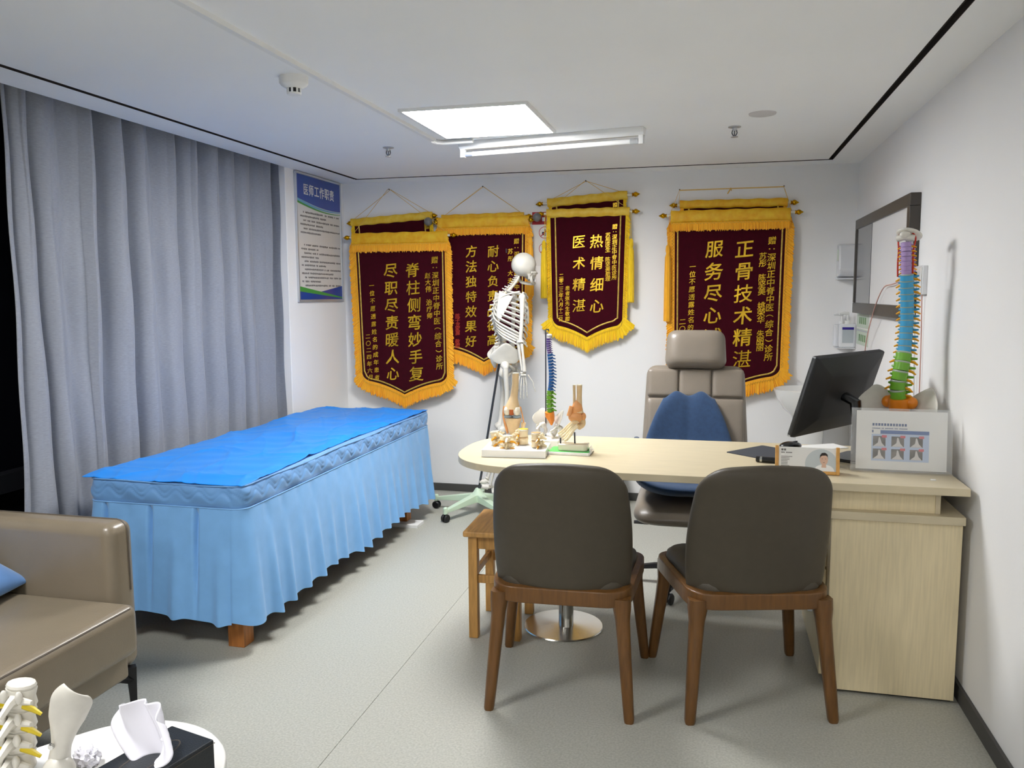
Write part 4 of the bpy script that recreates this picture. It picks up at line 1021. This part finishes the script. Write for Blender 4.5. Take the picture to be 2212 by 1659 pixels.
# ------------------------------------------------------------------ large coloured spine on the desk
sp = thing('spine_model', 'large coloured spine model standing beside the monitor', 'spine model', (.705, 3.36, ZD))
fc = math.radians(-118)
pts = [(-.010, -.005, .235), (-.016, -.012, .285), (-.008, -.012, .345), (.004, .0, .42), (.010, .008, .52), (.006, .004, .62), (-.002, -.008, .71), (-.008, -.016, .78), (-.010, -.012, .825)]
spec = [(.0275, 1.55, 'spgreen', 'disc', 1.0, 1.0)] * 5 + [(.0235, 1.05, 'spblue', 'disc', 1.1, 1.0)] * 12 + [(.018, .72, 'spviolet', 'spviolet', .8, 1.0)] * 7
spine_column(sp, pts, spec, fc, 'nerve')
sa = MB(); Mf = frame_from(Vector((0, 0, 1)), fc); P_ = lambda *p: Mf @ Vector(p) + Vector((-.008, -.004, 0))
sa.tube([P_(0, .0, .24), P_(0, -.005, .215), P_(0, -.03, .16), P_(0, -.025, .11)], [.036, .040, .030, .008], 14, flat=1.0)
for q in (-1, 1): sa.ell(P_(q * .042, -.012, .222), (.024, .022, .024), nu=12, nv=8)
sa.build('sacrum', 'sporange', sp, ang=60)
for q in (-1, 1):
    il = MB(); ilium(il, tuple(P_(q * .058, -.002, .165)), Mf @ Matrix(((q, 0, 0), (0, 1, 0), (0, 0, 1))) @ Matrix.Rotation(math.radians(-52), 3, 'Z'), 1.0); il.build('hip_bone', 'bone', sp, ang=70)
oc_ = MB(); oc_.ell(P_(0, -.035, .858), (.045, .06, .012), Mf @ Matrix.Rotation(.35, 3, 'X'), 20, 12); oc_.tube([P_(-.03, .0, .842), P_(0, .01, .848), P_(.03, .0, .842)], .012, 8); oc_.ell(P_(0, .014, .855), (.02, .014, .014), None, 10, 8); oc_.build('occipital_plate', 'bone', sp, ang=70)
ar = MB()
for q in (-1, 1): ar.tube(spl([P_(q * .026, -.006, .70), P_(q * .027, -.004, .75), P_(q * .026, -.004, .80), P_(q * .03, -.01, .845), P_(q * .012, .0, .87)], 6), .0032, 6)
ar.build('artery', 'artery', sp)
MB().tube(spl([P_(0, -.095, .03), P_(0, -.09, .3), P_(0, -.085, .6), P_(0, -.07, .84), P_(0, -.02, .872)], 6), .0045, 8).build('rod', 'alu', sp)
bs = MB(); bs.lathe([(.085, 0), (.085, .008), (.075, .014), (.015, .02), (.009, .05)], 32, Matrix.Translation(P_(0, -.05, 0))); bs.tube([P_(0, -.095, .03), P_(0, -.05, .01)], .006, 8); bs.build('base', 'whitegloss', sp)
MB().tube([P_(-.03, -.02, .15), P_(0, -.04, .09), P_(0, -.05, .03)], .005, 8).build('bracket', 'alu', sp)
# ------------------------------------------------------------------ small spine with pelvis
ms = thing('small_spine_model', 'small blue and green spine with white pelvis on a white base', 'spine model', (-.682, 3.415, ZD))
bx('base', (-.060, -.095, 0), (.062, .095, .030), 'whitegloss', ms, bevel=.003)
pts = [(.008, 0, .135), (.004, 0, .17), (.006, 0, .22), (.012, 0, .28), (.008, 0, .36), (.0, 0, .42), (.0, 0, .455)]
spec = [(.0135, 1.5, 'spgreen', None, 1.0, .8)] * 5 + [(.0105, 1.05, 'spblued', None, 1.2, .7)] * 12 + [(.008, .75, 'purpled', None, 1.0, .6)] * 7
spine_column(ms, pts, spec, math.radians(-155))
Mm = frame_from(Vector((0, 0, 1)), math.radians(-115)); O_ = Vector((.006, 0, 0)); P_ = lambda *p: Mm @ Vector(p) + O_
sa = MB(); sa.tube([P_(0, 0, .138), P_(0, -.003, .122), P_(0, -.016, .096), P_(0, -.014, .078)], [.020, .021, .013, .004], 10); sa.build('sacrum', 'sporange', ms)
for q in (-1, 1):
    il = MB(); ilium(il, tuple(P_(q * .032, .0, .087)), Mm @ Matrix(((q, 0, 0), (0, 1, 0), (0, 0, 1))) @ Matrix.Rotation(math.radians(-48), 3, 'Z'), .52); il.build('hip_bone', 'bone', ms, ang=70)
    fe = MB(); fe.ell(P_(q * .045, .0, .078), (.011, .011, .011), nu=10, nv=8); bone(fe, [P_(q * .047, 0, .078), P_(q * .062, 0, .070), P_(q * .056, .0, .03)], [.007, .010, .008], 8); fe.build('femur', 'bone', ms, ang=70)
MB().tube([(-.014, .02, .03), (-.014, .02, .487), (-.010, .018, .492), (.0, .01, .492), (.002, .004, .485)], .0028, 6).build('rod', 'steelrod', ms)
MB().ell((.006, .0, .468), (.012, .015, .006), nu=12, nv=8).build('occipital_plate', 'bone', ms)
# ------------------------------------------------------------------ knee joint
kn = thing('knee_joint_model', 'tan knee joint model standing behind the vertebrae set', 'knee model', (-.836, 3.41, ZD))
fe = MB(); bone(fe, [(.012, 0, .302), (.010, 0, .25), (.004, 0, .20), (-.001, 0, .165), (-.002, 0, .148)], [.0145, .0145, .017, .029, .035], 14, 6); fe.build('femur', 'bonetan', kn, ang=70)
MB().lathe([(.0147, .3015), (.0147, .3045), (0, .305)], 18, Matrix.Translation((.012, 0, 0))).build('cut_face', 'cartilage', kn)
for q in (-1, 1): MB().ell((q * .021 - .002, -.008, .139), (.0165, .026, .021), nu=16, nv=10).build('condyle', 'cartilage', kn)
MB().box((-.011, -.026, .122), (.008, -.004, .150)).build('cruciate_ligament', 'muscle', kn, bevel=.004)
for q in (-1, 1): MB().lathe([(.0, .110), (.0185, .110), (.0195, .114), (.0175, .118), (0, .117)], 18, Matrix.Translation((q * .0195 - .001, -.004, 0)), 1, 1.15).build('meniscus', 'meniscus', kn)
ti = MB(); bone(ti, [(-.001, 0, .109), (-.001, 0, .098), (0, 0, .075), (.004, 0, .04), (.006, 0, .012)], [.038, .037, .029, .020, .017], 14, 6); ti.build('tibia', 'bonetan', kn, ang=70)
lg = MB(); lg.tube(spl([(-.037, -.004, .158), (-.041, -.006, .125), (-.036, -.008, .09), (-.022, -.012, .04)], 6), lerpl([.006, .006, .006, .005], 6), 8); lg.tube(spl([(.034, -.004, .158), (.043, -.006, .12), (.050, -.006, .085)], 6), .0028, 6); lg.build('ligament', 'ligament', kn)
fb = MB(); bone(fb, [(.047, 0, .088), (.042, 0, .06), (.030, 0, .015)], [.011, .008, .007], 8); fb.build('fibula', 'bonetan', kn)
MB().lathe([(.05, 0), (.05, .008), (.02, .014)], 28, Matrix.Translation((.006, 0, 0))).build('base', 'whitegloss', kn)
# ------------------------------------------------------------------ foot and ankle
fo = thing('foot_joint_model', 'foot and ankle bone model on a white block over a green tray', 'foot model', (-.545, 3.235, ZD))
tr = MB(); tr.prism(rrect(-.092, -.068, .080, .055, .01), 0, .012); tr.build('tray', 'whitegloss', fo, bevel=.002)
MB().prism(rrect(-.088, -.064, .076, .051, .009), .0121, .0135).build('tray_lining', 'tray', fo)
MB().prism(rrect(-.055, -.045, .066, .043, .022), .0136, .040).build('block', 'cartilage', fo, bevel=.004, seg=3)
MB().tube([(.012, -.012, .038), (.010, -.008, .085)], .0035, 8).build('pin', 'steelrod', fo)
MB().tube([(-.046, -.02, .038), (-.046, -.018, .062)], .0035, 8).build('pin', 'steelrod', fo)
ti = MB(); bone(ti, [(.026, .01, .275), (.026, .01, .23), (.024, .01, .19), (.022, .01, .165)], [.0115, .0105, .014, .022], 12); ti.build('tibia', 'bonetan', fo, ang=70)
fb = MB(); bone(fb, [(.005, .006, .275), (.006, .006, .23), (.006, .006, .17), (.003, .0, .145)], [.006, .0055, .007, .010], 10); fb.build('fibula', 'bonetan', fo, ang=70)
MB().lathe([(.0117, .2745), (.0117, .2775), (0, .278)], 16, Matrix.Translation((.026, .01, 0))).lathe([(.0062, .2745), (.0062, .2775), (0, .278)], 14, Matrix.Translation((.005, .006, 0))).build('cut_face', 'cartilage', fo)
lg = MB(); lg.ell((.018, .006, .175), (.022, .018, .040), nu=16, nv=12); lg.ell((.012, .002, .145), (.030, .022, .022), nu=16, nv=10); lg.ell((.042, .012, .148), (.012, .012, .016), nu=12, nv=8)
lg.tube([(-.012, -.004, .15), (-.004, 0, .19)], [.012, .009], 8); lg.build('ligament', 'ligament', fo, ang=70)
ca = MB(); bone(ca, [(.034, .02, .135), (.036, .022, .115), (.024, .005, .105)], [.015, .014, .013], 10); ca.ell((.012, -.008, .128), (.015, .014, .010), nu=12, nv=8); ca.build('heel_bone', 'bonetan', fo, ang=70)
for j in range(5):
    y0 = .020 - j * .0115; b0 = Vector((.006 + .004 * j, y0 * .6, .132 - .005 * j)); b1 = Vector((-.035 + .008 * j, y0 * 1.2, .094 - .004 * j)); b2 = Vector((-.056 + .010 * j, y0 * 1.4, .076 - .004 * j)); b3 = b2 + Vector((-.010, 0, -.006))
    mt_ = MB(); r_ = .0048 if j < 4 else .0075; mt_.tube([b0, (b0 + b1) / 2 + Vector((0, 0, .003)), b1], [r_, r_ * .75, r_ * 1.1], 8); mt_.tube([b1, b2], [r_ * .9, r_ * .8], 8); mt_.tube([b2, b3], [r_ * .85, r_ * .6], 8)
    mt_.build('metatarsal', 'boneyellow', fo, ang=70)
MB().box((.074, -.03, .012), (.078, .02, .028)).build('tray_tab', 'whitegloss', fo)
# ------------------------------------------------------------------ set of four vertebrae pairs
vsr = thing('vertebrae_model_set', 'set of four yellow-nerved vertebrae models on a long white base', 'vertebrae model', (-.762, 3.165, ZD), math.radians(5))
bx('base', (-.128, -.09, 0), (.128, .10, .030), 'whitegloss', vsr, bevel=.002)
def vpair(x, y, z0, r, face, bodym, topm=None, n=2, lean=0.0):
    M0 = frame_from(Vector((lean, 0, 1)), face)
    for k in range(n):
        c = Vector((x + lean * k * r * 1.35, y, z0 + r * .6 + k * r * 1.35)); o = vertebra(vsr, c, M0, r, r * 1.25, bodym, 'cartilage' if k == n - 1 else 'bonetan', .8, 1.0, 'vertebra_model', 'nerve')
    if topm: MB().lathe([(r * .80, 0), (r * .80, .002), (0, .0025)], 18, Matrix.Translation((x + lean * n * r * 1.3, y, z0 + r * .6 + (n - 1) * r * 1.35 + r * .72)), 1.05, .85).build('cut_face', topm, vsr)
vpair(-.088, .02, .030, .021, math.radians(150), 'boneyellow', None, 2, -.15)
vpair(-.030, -.035, .026, .020, math.radians(88), 'boneyellow', None, 2)
vpair(.022, .045, .030, .0235, math.radians(-10), 'boneyellow', 'nerveyellow', 2)
vpair(.080, -.012, .030, .022, math.radians(170), 'boneyellow', 'ligament', 2)
# ------------------------------------------------------------------ lumbar and pelvis model on the low table
lp = thing('pelvis_model', 'white lumbar spine and hip bone model with yellow nerves on the low table', 'pelvis model', (-1.375, 1.315, .40))
MB().lathe([(.075, 0), (.075, .008), (.06, .012), (.02, .02)], 28).build('base', 'whitegloss', lp)
for k in range(4): vertebra(lp, (-.015 + .006 * k, .0, .045 + k * .046), frame_from(Vector((.06, 0, 1)), math.radians(100)), .032 - .001 * k, .046, 'bone', 'bone', 1.1, 1.0, 'vertebra', 'nerveyellow')
il = MB(); Mh = Matrix.Rotation(math.radians(38), 3, 'Z') @ Matrix.Rotation(math.radians(8), 3, 'Y')
def blade(u, v):
    z = .02 + .20 * v; wv = .027 - .008 * math.sin(PI * min(1, v * 1.5)) * (1 if v < .67 else 0) + .013 * max(0, v - .35) / .65
    if v > .82: wv *= math.sqrt(max(.0, 1 - .75 * ((v - .82) / .18) ** 2))
    return (tuple(Vector((.088 + .030 * v + .03 * v * v, -.01, z - .014 * u * v * v)) + Mh @ Vector((u * wv, .014 * u * u - .02 * v * v, 0))), tuple(Mh @ Vector((.1, -1, .1))))
il.pillow(blade, 20, 30, 4, .013); il.ell((.095, -.012, .035), (.034, .03, .035)); il.tube(spl([(.10, -.02, .03), (.06, -.04, .015), (.02, -.045, .02)], 5), .016, 10)
il.build('hip_bone', 'bone', lp, ang=70)
MB().lathe([(0, -.003), (.006, -.003), (.006, .003), (.002, .004), (0, .004)], 12, rotM((.098, -.030, .100), rx=PI / 2)).build('screw', 'chrome', lp)
# ------------------------------------------------------------------ monitor
mo = thing('monitor', 'black computer monitor seen from behind on the desk', 'monitor', (.555, 3.345, ZD), math.radians(55))
Mt = rotM((-.01, .082, .255), rx=math.radians(17))
pn = MB(); pn.T = Mt
n = rrect(-.268, -.160, .268, .160, .006, 3)
vs_ = []; fs_ = []
for (k_, y) in ((1, .012), (1, -.004), (.985, -.012), (.62, -.030), (.55, -.031)): vs_ += [(p[0] * k_, y, p[1] * (k_ if k_ > .9 else k_ * .95)) for p in n]
m_ = len(n)
for j in range(4):
    for i in range(m_): fs_.append((j * m_ + i, j * m_ + (i + 1) % m_, (j + 1) * m_ + (i + 1) % m_, (j + 1) * m_ + i))
fs_ += [tuple(range(m_)), tuple(range(4 * m_, 5 * m_))]
sh_ = pn.add(vs_, fs_).build('back_shell', 'monitor', mo, ang=25)
s2 = MB(); s2.T = Mt; s2.box((-.262, .0121, -.150), (.262, .0135, .155)).build('screen', 'blackgloss', mo)
s3 = MB(); s3.T = Mt; s3.box((-.268, -.0005, -.160), (-.2665, .0118, .160)).build('edge_trim', 'alu', sh_)
MB().tube([(-.01, .055, .24), (-.01, .01, .22), (-.01, .0, .14), (-.01, .0, .012)], [.03, .032, .026, .028], 12, flat=.6).build('stand_column', 'blackgloss', mo)
MB().prism(rrect(-.11, -.085, .09, .075, .03), .0, .012).build('stand_base', 'blackgloss', mo, bevel=.003)
MB().tube(spl([(.03, .03, .20), (.05, -.03, .12), (.02, -.05, .05), (-.02, -.09, .006), (-.04, -.17, .005)], 6), .003, 6).build('cable', 'black', mo)
mp = MB(); mp.T = rotM((.215, 3.39, ZD), rz=math.radians(50)); mp.prism(rrect(-.118, -.1, .118, .1, .008), 0, .003)
tag(mp.build('mouse_pad', 'pad'), 'dark grey mouse pad lying diagonally on the desk', 'mouse pad')
ms_ = thing('computer_mouse', 'rounded black computer mouse beside the mouse pad', 'mouse', (.318, 3.45, ZD + .003), math.radians(35))
MB().lathe([(0, 0), (.8, 0), (.95, .2), (1, .45), (.93, .7), (.7, .93), (.35, 1.03), (0, 1.06)], 28, Matrix.Diagonal((.05, .033, .036, 1))) if 0 else MB().ell((0, 0, .0185), (.05, .033, .0185), nu=24, nv=14, fn=lambda d: 1.0).build('shell', 'blackgloss', ms_)
MB().box((.012, -.002, .030), (.034, .002, .0375)).build('wheel', 'steelrod', ms_, bevel=.001)
pe = thing('marker_pen', 'short black marker pen with silver band beside the name stand', 'pen', (.215, 3.185, ZD), math.radians(-12))
MB().tube([(-.045, 0, .012), (-.043, 0, .012), (.05, 0, .012)], [.009, .011, .0115], 12).build('barrel', 'blackgloss', pe)
MB().tube([(-.03, 0, .012), (-.022, 0, .012)], .0118, 12).build('band', 'chrome', pe)
# ------------------------------------------------------------------ name stand
nsn = thing('name_stand', 'small wooden name stand with a portrait card on the desk', 'name stand', (.337, 3.03, ZD), math.radians(-2))
Mn = rotM((0, -.012, 0), rx=math.radians(-14))
for q in (-1, 1):
    e = MB(); e.T = Mn; e.box((q * .1025 - .006, -.007, .0), (q * .1025 + .006, .009, .098)); e.build('side_rail', 'namewood', nsn, bevel=.002)
    MB().prism([(-.012, 0), (.05, 0), (.03, .085)], q * .1025 - .004, q * .1025 + .004, 'x').build('side_foot', 'namewood', nsn, bevel=.001)
e = MB(); e.T = Mn; e.box((-.0965, -.007, 0), (.0965, .009, .012)).build('bottom_rail', 'namewood', nsn, bevel=.002)
e = MB(); e.T = Mn; cd_ = e.box((-.0965, -.002, .012), (.0965, .001, .094)).build('card', 'paper', nsn)
def disc2(cx, cz, rx_, rz_, y, n=28, a0=0, a1=2 * PI, clip=None):
    P = [(cx + rx_ * math.cos(a0 + (a1 - a0) * k / n), cz + rz_ * math.sin(a0 + (a1 - a0) * k / n)) for k in range(n + (0 if a1 - a0 > 6.2 else 1))]
    if clip: P = [(min(max(p[0], clip[0]), clip[2]), min(max(p[1], clip[1]), clip[3])) for p in P]
    return P
cl = (-.095, .0125, .0955, .0935)
def card(poly, m, d, name, par=None): e = MB(); e.T = Mn; return e.prism(poly, -.002 - d, -.002 - d + .0003, 'y').build(name, m, par or cd_, smooth=False)
card(disc2(.048, .035, .055, .055, 0, 40, clip=cl), 'photogrey', .0003, 'photo_disc')
card(disc2(.057, .012, .034, .024, 0, 24, 0, PI), 'white', .0007, 'portrait_shirt')
card([(.048, .025), (.064, .025), (.062, .045), (.050, .045)], 'skin', .0010, 'portrait_neck')
card(disc2(.056, .053, .0135, .019, 0), 'skin', .0013, 'portrait_face')
card([(.0425, .055), (.043, .068), (.049, .0765), (.060, .078), (.068, .072), (.0705, .055), (.068, .064), (.062, .068), (.050, .067), (.045, .063)], 'hair', .0017, 'portrait_hair')
fe_ = MB(); fe_.T = Mn
for (x, z, w_, h_) in ((.0505, .0555, .004, .001), (.0615, .0555, .004, .001), (.056, .0425, .006, .001)): fe_.box((x - w_ / 2, -.0039, z - h_ / 2), (x + w_ / 2, -.0035, z + h_ / 2))
fe_.build('portrait_feature', 'hair', cd_, smooth=False)['kind'] = 'stuff'
tx = MB(); tx.T = Mn; rq = random.Random(9)
for k in range(2): tx.box((-.088 + k * .009, -.0026, .080), (-.081 + k * .009, -.0021, .087))
for k in range(9):
    if k != 3: tx.box((-.088 + k * .0042, -.0026, .0715), (-.085 + k * .0042, -.0021, .0755))
for j in range(7):
    for k in range(rq.choice((7, 7, 9, 12))): tx.box((-.088 + k * .0032, -.0025, .058 - j * .0055), (-.0857 + k * .0032, -.0021, .0605 - j * .0055))
tx.build('card_text', 'inkgrey', cd_, smooth=False)['kind'] = 'stuff'
# ------------------------------------------------------------------ acrylic stand with printed sheet
acs = thing('acrylic_stand', 'clear acrylic sign stand on the right end of the desk', 'sign stand', (.660, 3.10, ZD), math.radians(-1.5))
Ma = rotM((0, 0, .004), rx=math.radians(-6))
for (y0, nm) in ((-.004, 'front_plate'), (.0035, 'back_plate')):
    e = MB(); e.T = Ma; e.box((-.166, y0, 0), (.166, y0 + .0025, .226)).build(nm, 'acrylic', acs)
bx('foot_plate', (-.166, -.012, 0), (.166, .085, .004), 'acrylic', acs)
ps = thing('printed_sheet', 'white printed sheet with six small X-ray pictures in the acrylic stand', 'sheet', (.660, 3.10, ZD), math.radians(-1.5))
Mp = rotM((0, -.0002, .008), rx=math.radians(-6))
def pr(name, lo, hi, m, d, par=ps):
    e = MB(); e.T = Mp; return e.box((lo[0], .001 - d, lo[1]), (hi[0], .0012 - d + .0002, hi[1])).build(name, m, par, smooth=False)
pg = pr('page', (-.149, .003), (.149, .213), 'paper', 0)
# picture block on the page: page pixels 1542 x 1030 -> .298 x .21
def U(x, y): return (-.149 + (x - 178) / 1542 * .298, .213 - (y - 205) / 1030 * .21)
def prx(name, x0, y0, x1, y1, m, d, par=pg): a_, b_ = U(x0, y1), U(x1, y0); return pr(name, a_, b_, m, d, par)
prx('picture_ground', 445, 615, 1420, 1085, 'printpale', .0004)
prx('picture_bar', 595, 545, 1420, 610, 'printblue', .0005)
prx('picture_logo', 450, 545, 475, 590, 'inkblue', .0005)
for r_ in range(2):
    for c_ in range(3):
        x0, y0 = 470 + c_ * 315, 650 + r_ * 222
        prx('xray_panel', x0, y0, x0 + 215, y0 + 180, 'xray', .0007)
        (ax_, ay_) = U(x0 + 95, y0 + 178); (bx__, by__) = U(x0 + 130, y0 + 10)
        e = MB(); e.T = Mp; e.prism([U(x0 + 5, y0 + 178), U(x0 + 205, y0 + 178), U(x0 + 150, y0 + 120), U(x0 + 118, y0 + 20), U(x0 + 98, y0 + 20), U(x0 + 85, y0 + 115)], .0002, .0004, 'y'); e.build('xray_bone', 'xraysoft', pg, smooth=False)
        prx('xray_tag', x0 + 150, y0 - 18, x0 + 235, y0 + 25, 'printred', .0012)
tx = MB(); tx.T = Mp
for k in range(12): a_, b_ = U(455 + k * 50, 470), U(455 + k * 50 + 34, 425); tx.box((a_[0], .0002, a_[1]), (b_[0], .0006, b_[1]))
for k in range(30):
    if k not in (7, 10, 18, 22): a_, b_ = U(455 + k * 20, 522), U(455 + k * 20 + 14, 505); tx.box((a_[0], .0002, a_[1]), (b_[0], .0006, b_[1]))
tx.build('page_text', 'inkblue', pg, smooth=False)['kind'] = 'stuff'
pa = MB(); pa.T = rotM((.455, 3.565, ZD), rz=.5); pa.box((-.09, -.05, 0), (.09, .05, .003)); tag(pa.build('paper_sheets', 'paper'), 'few white sheets of paper lying behind the monitor foot', 'paper')
er = bx('eraser', (.735, 2.995, ZD), (.752, 3.003, ZD + .005), 'white', None, .001); tag(er, 'tiny white eraser piece in front of the acrylic stand', 'eraser')
# ------------------------------------------------------------------ right wall: film viewer, socket, stickers
fv = thing('film_viewer', 'dark framed X-ray film viewer with white panel on the right wall', 'film viewer', (XR, 4.555, 1.555))
A_, B_ = .695, .272; dp = .045
for (lo, hi, nm) in (((-dp, -A_, B_ - .055), (0, A_, B_), 'frame_bar'), ((-dp, -A_, -B_), (0, A_, -B_ + .06), 'frame_bar'), ((-dp, -A_, -B_ + .06), (0, -A_ + .05, B_ - .055), 'frame_bar'), ((-dp, A_ - .03, -B_ + .06), (0, A_, B_ - .055), 'frame_bar')):
    bx(nm, lo, hi, 'darkframe', fv, bevel=.003)
bx('white_panel', (-.036, -A_ + .05, -B_ + .06), (-.006, .20, B_ - .055), 'viewer', fv)
bx('control_panel', (-.038, .202, -B_ + .06), (-.006, A_ - .03, B_ - .055), 'darkpanel', fv)
so = thing('wall_socket', 'white wall socket box with plugs on the right wall behind the spine', 'socket', (XR, 3.765, 1.452))
bx('box', (-.02, -.075, -.06), (0, .075, .06), 'plastic', so, bevel=.003)
bx('plate', (-.026, -.068, -.053), (-.02, .068, .053), 'whitegloss', so, bevel=.002)
bx('plug', (-.058, -.01, .008), (-.026, .035, .036), 'black', so, bevel=.004)
bx('plug', (-.062, -.015, -.045), (-.026, .035, -.002), 'plastic', so, bevel=.005)
e = MB().tube(spl([(XR - .05, 3.80, 1.41), (XR - .02, 3.80, 1.30), (XR - .012, 3.79, 1.05), (XR - .012, 3.76, .80), (XR - .012, 3.74, .55)], 6), .0035, 6); tag(e.build('power_cable', 'cablewhite'), 'white power cable hanging straight down from the wall socket', 'cable', 'cables on the right wall')
e = MB().tube(spl([(XR - .012, 3.72, 1.39), (XR - .008, 3.715, 1.2), (XR - .008, 3.70, .95), (XR - .008, 3.69, .7)], 6), .0025, 6); tag(e.build('power_cable', 'cablepink'), 'thin pinkish cable hanging beside the white one under the socket', 'cable', 'cables on the right wall')
e = MB().tube(spl([(XR - .02, 3.83, 1.47), (XR - .05, 4.1, 1.44), (XR - .05, 4.33, 1.42), (XR - .05, 4.55, 1.30), (XR - .03, 4.85, 1.10), (XR - .02, 4.95, .8)], 8), .003, 6); tag(e.build('power_cable', 'cablepink'), 'pinkish cable sagging across the film viewer towards the corner', 'cable', 'cables on the right wall')
stk = thing('handwash_sticker', 'green illustrated handwashing stickers on the right wall above the soap', 'sticker', (XR - .0005, 5.14, 1.192))
for (z0, z1, k) in ((.004, .098, 0), (-.098, -.004, 1)):
    o = bx('card', (-.002, -.19, z0), (0, .19, z1), 'labelgreen', stk)
    e = MB()
    for j in range(4):
        e.box((-.0026, -.11 + j * .06, z0 + .022), (-.002, -.075 + j * .06, z0 + .062))
    e.build('picture', 'leafgreen', o, smooth=False)['kind'] = 'stuff'
    bx('sticker_edge', (-.0026, -.18, z1 - .014), (-.002, .18, z1 - .006), 'labelgrey' if k else 'printpale', o)
# ------------------------------------------------------------------ corner of the back wall: dispenser, soap, basin
hd = thing('towel_dispenser', 'white plastic paper dispenser in the far right corner', 'dispenser', (.795, YB, 1.598))
prof = [(0, -.105), (-.085, -.098), (-.112, -.06), (-.104, .04), (-.085, .094), (-.02, .105), (0, .105)]
MB().prism([(p[0], p[1]) for p in prof], -.052, .055, 'x').build('body', 'plastic', hd, bevel=.012, seg=3)
bx('lower_tray', (-.055, -.10, -.115), (.05, 0, -.104), 'plastic', hd, bevel=.002)
bx('label', (-.0535, -.085, .0), (-.0525, -.03, .07), 'labelgreen', hd)
sf = thing('soap_shelf', 'small white corner shelf holding two soap bottles', 'shelf', (.80, YB, 1.066))
bx('board', (-.055, -.14, -.006), (.054, 0, 0), 'plastic', sf, bevel=.002)
def bottle(label, x, y, s, rz, lab=True):
    t = thing('soap_bottle', label, 'soap bottle', (x, y, 1.066), rz, 'soap bottles on the corner shelf')
    b_ = MB(); b_.prism(rrect(-.042 * s, -.024 * s, .042 * s, .024 * s, .014 * s), 0, .125 * s); b_.build('body', 'plastic', t, bevel=.008, seg=3)
    MB().lathe([(.015 * s, .124 * s), (.015 * s, .142 * s), (.006 * s, .144 * s), (.006 * s, .175 * s)], 16).build('collar', 'white', t)
    MB().tube([(.004, 0, .178 * s), (-.02 * s, -.01, .182 * s), (-.045 * s, -.02, .178 * s)], [.010 * s, .008 * s, .005 * s], 8).build('pump_head', 'white', t)
    if lab:
        bx('label', (-.027 * s, -.0252 * s, .025 * s), (.028 * s, -.0245 * s, .1 * s), 'labelgrey', t)
        bx('label_band', (-.028 * s, -.0256 * s, .095 * s), (.029 * s, -.0250 * s, .108 * s), 'labelviolet', t)
bottle('white pump soap bottle with a violet banded label', .806, YB - .105, 1.16, 0)
bottle('plain white pump bottle behind the violet-labelled one', .782, YB - .04, 1.12, .1, False)
wb = thing('wash_basin', 'white oval wash basin on a pedestal, half hidden by the monitor', 'basin', (.60, YB - .205, 0))
prof = [(.03, .60), (.10, .635), (.165, .69), (.205, .755), (.222, .80), (.226, .812), (.218, .815), (.205, .80), (.17, .74), (.10, .69), (.0, .675)]
MB().lathe(prof, 48, None, 1.0, .88).build('bowl', 'porcelain', wb)
MB().lathe([(.105, 0), (.10, .05), (.075, .3), (.085, .56), (.11, .64)], 32, Matrix.Translation((0, .05, 0))).build('pedestal', 'porcelain', wb)
MB().lathe([(.0, .676), (.02, .676), (.02, .68), (0, .681)], 16).build('drain', 'chrome', wb)
MB().tube(spl([(0, .17, .80), (0, .17, .88), (0, .13, .915), (0, .07, .90), (0, .06, .885)], 6), .011, 10).build('tap', 'chrome', wb)
# ------------------------------------------------------------------ bin under the desk, against the wall
bn = thing('waste_bin', 'dark grey waste bin by the back wall, seen under the desk', 'bin', (-.645, YB - .145, 0))
MB().prism(rrect(-.085, -.09, .085, .09, .02), .006, .24).build('body', 'bin', bn, bevel=.004)
MB().prism(rrect(-.09, -.095, .09, .095, .022), .24, .262).build('lid', 'bin', bn, bevel=.004)
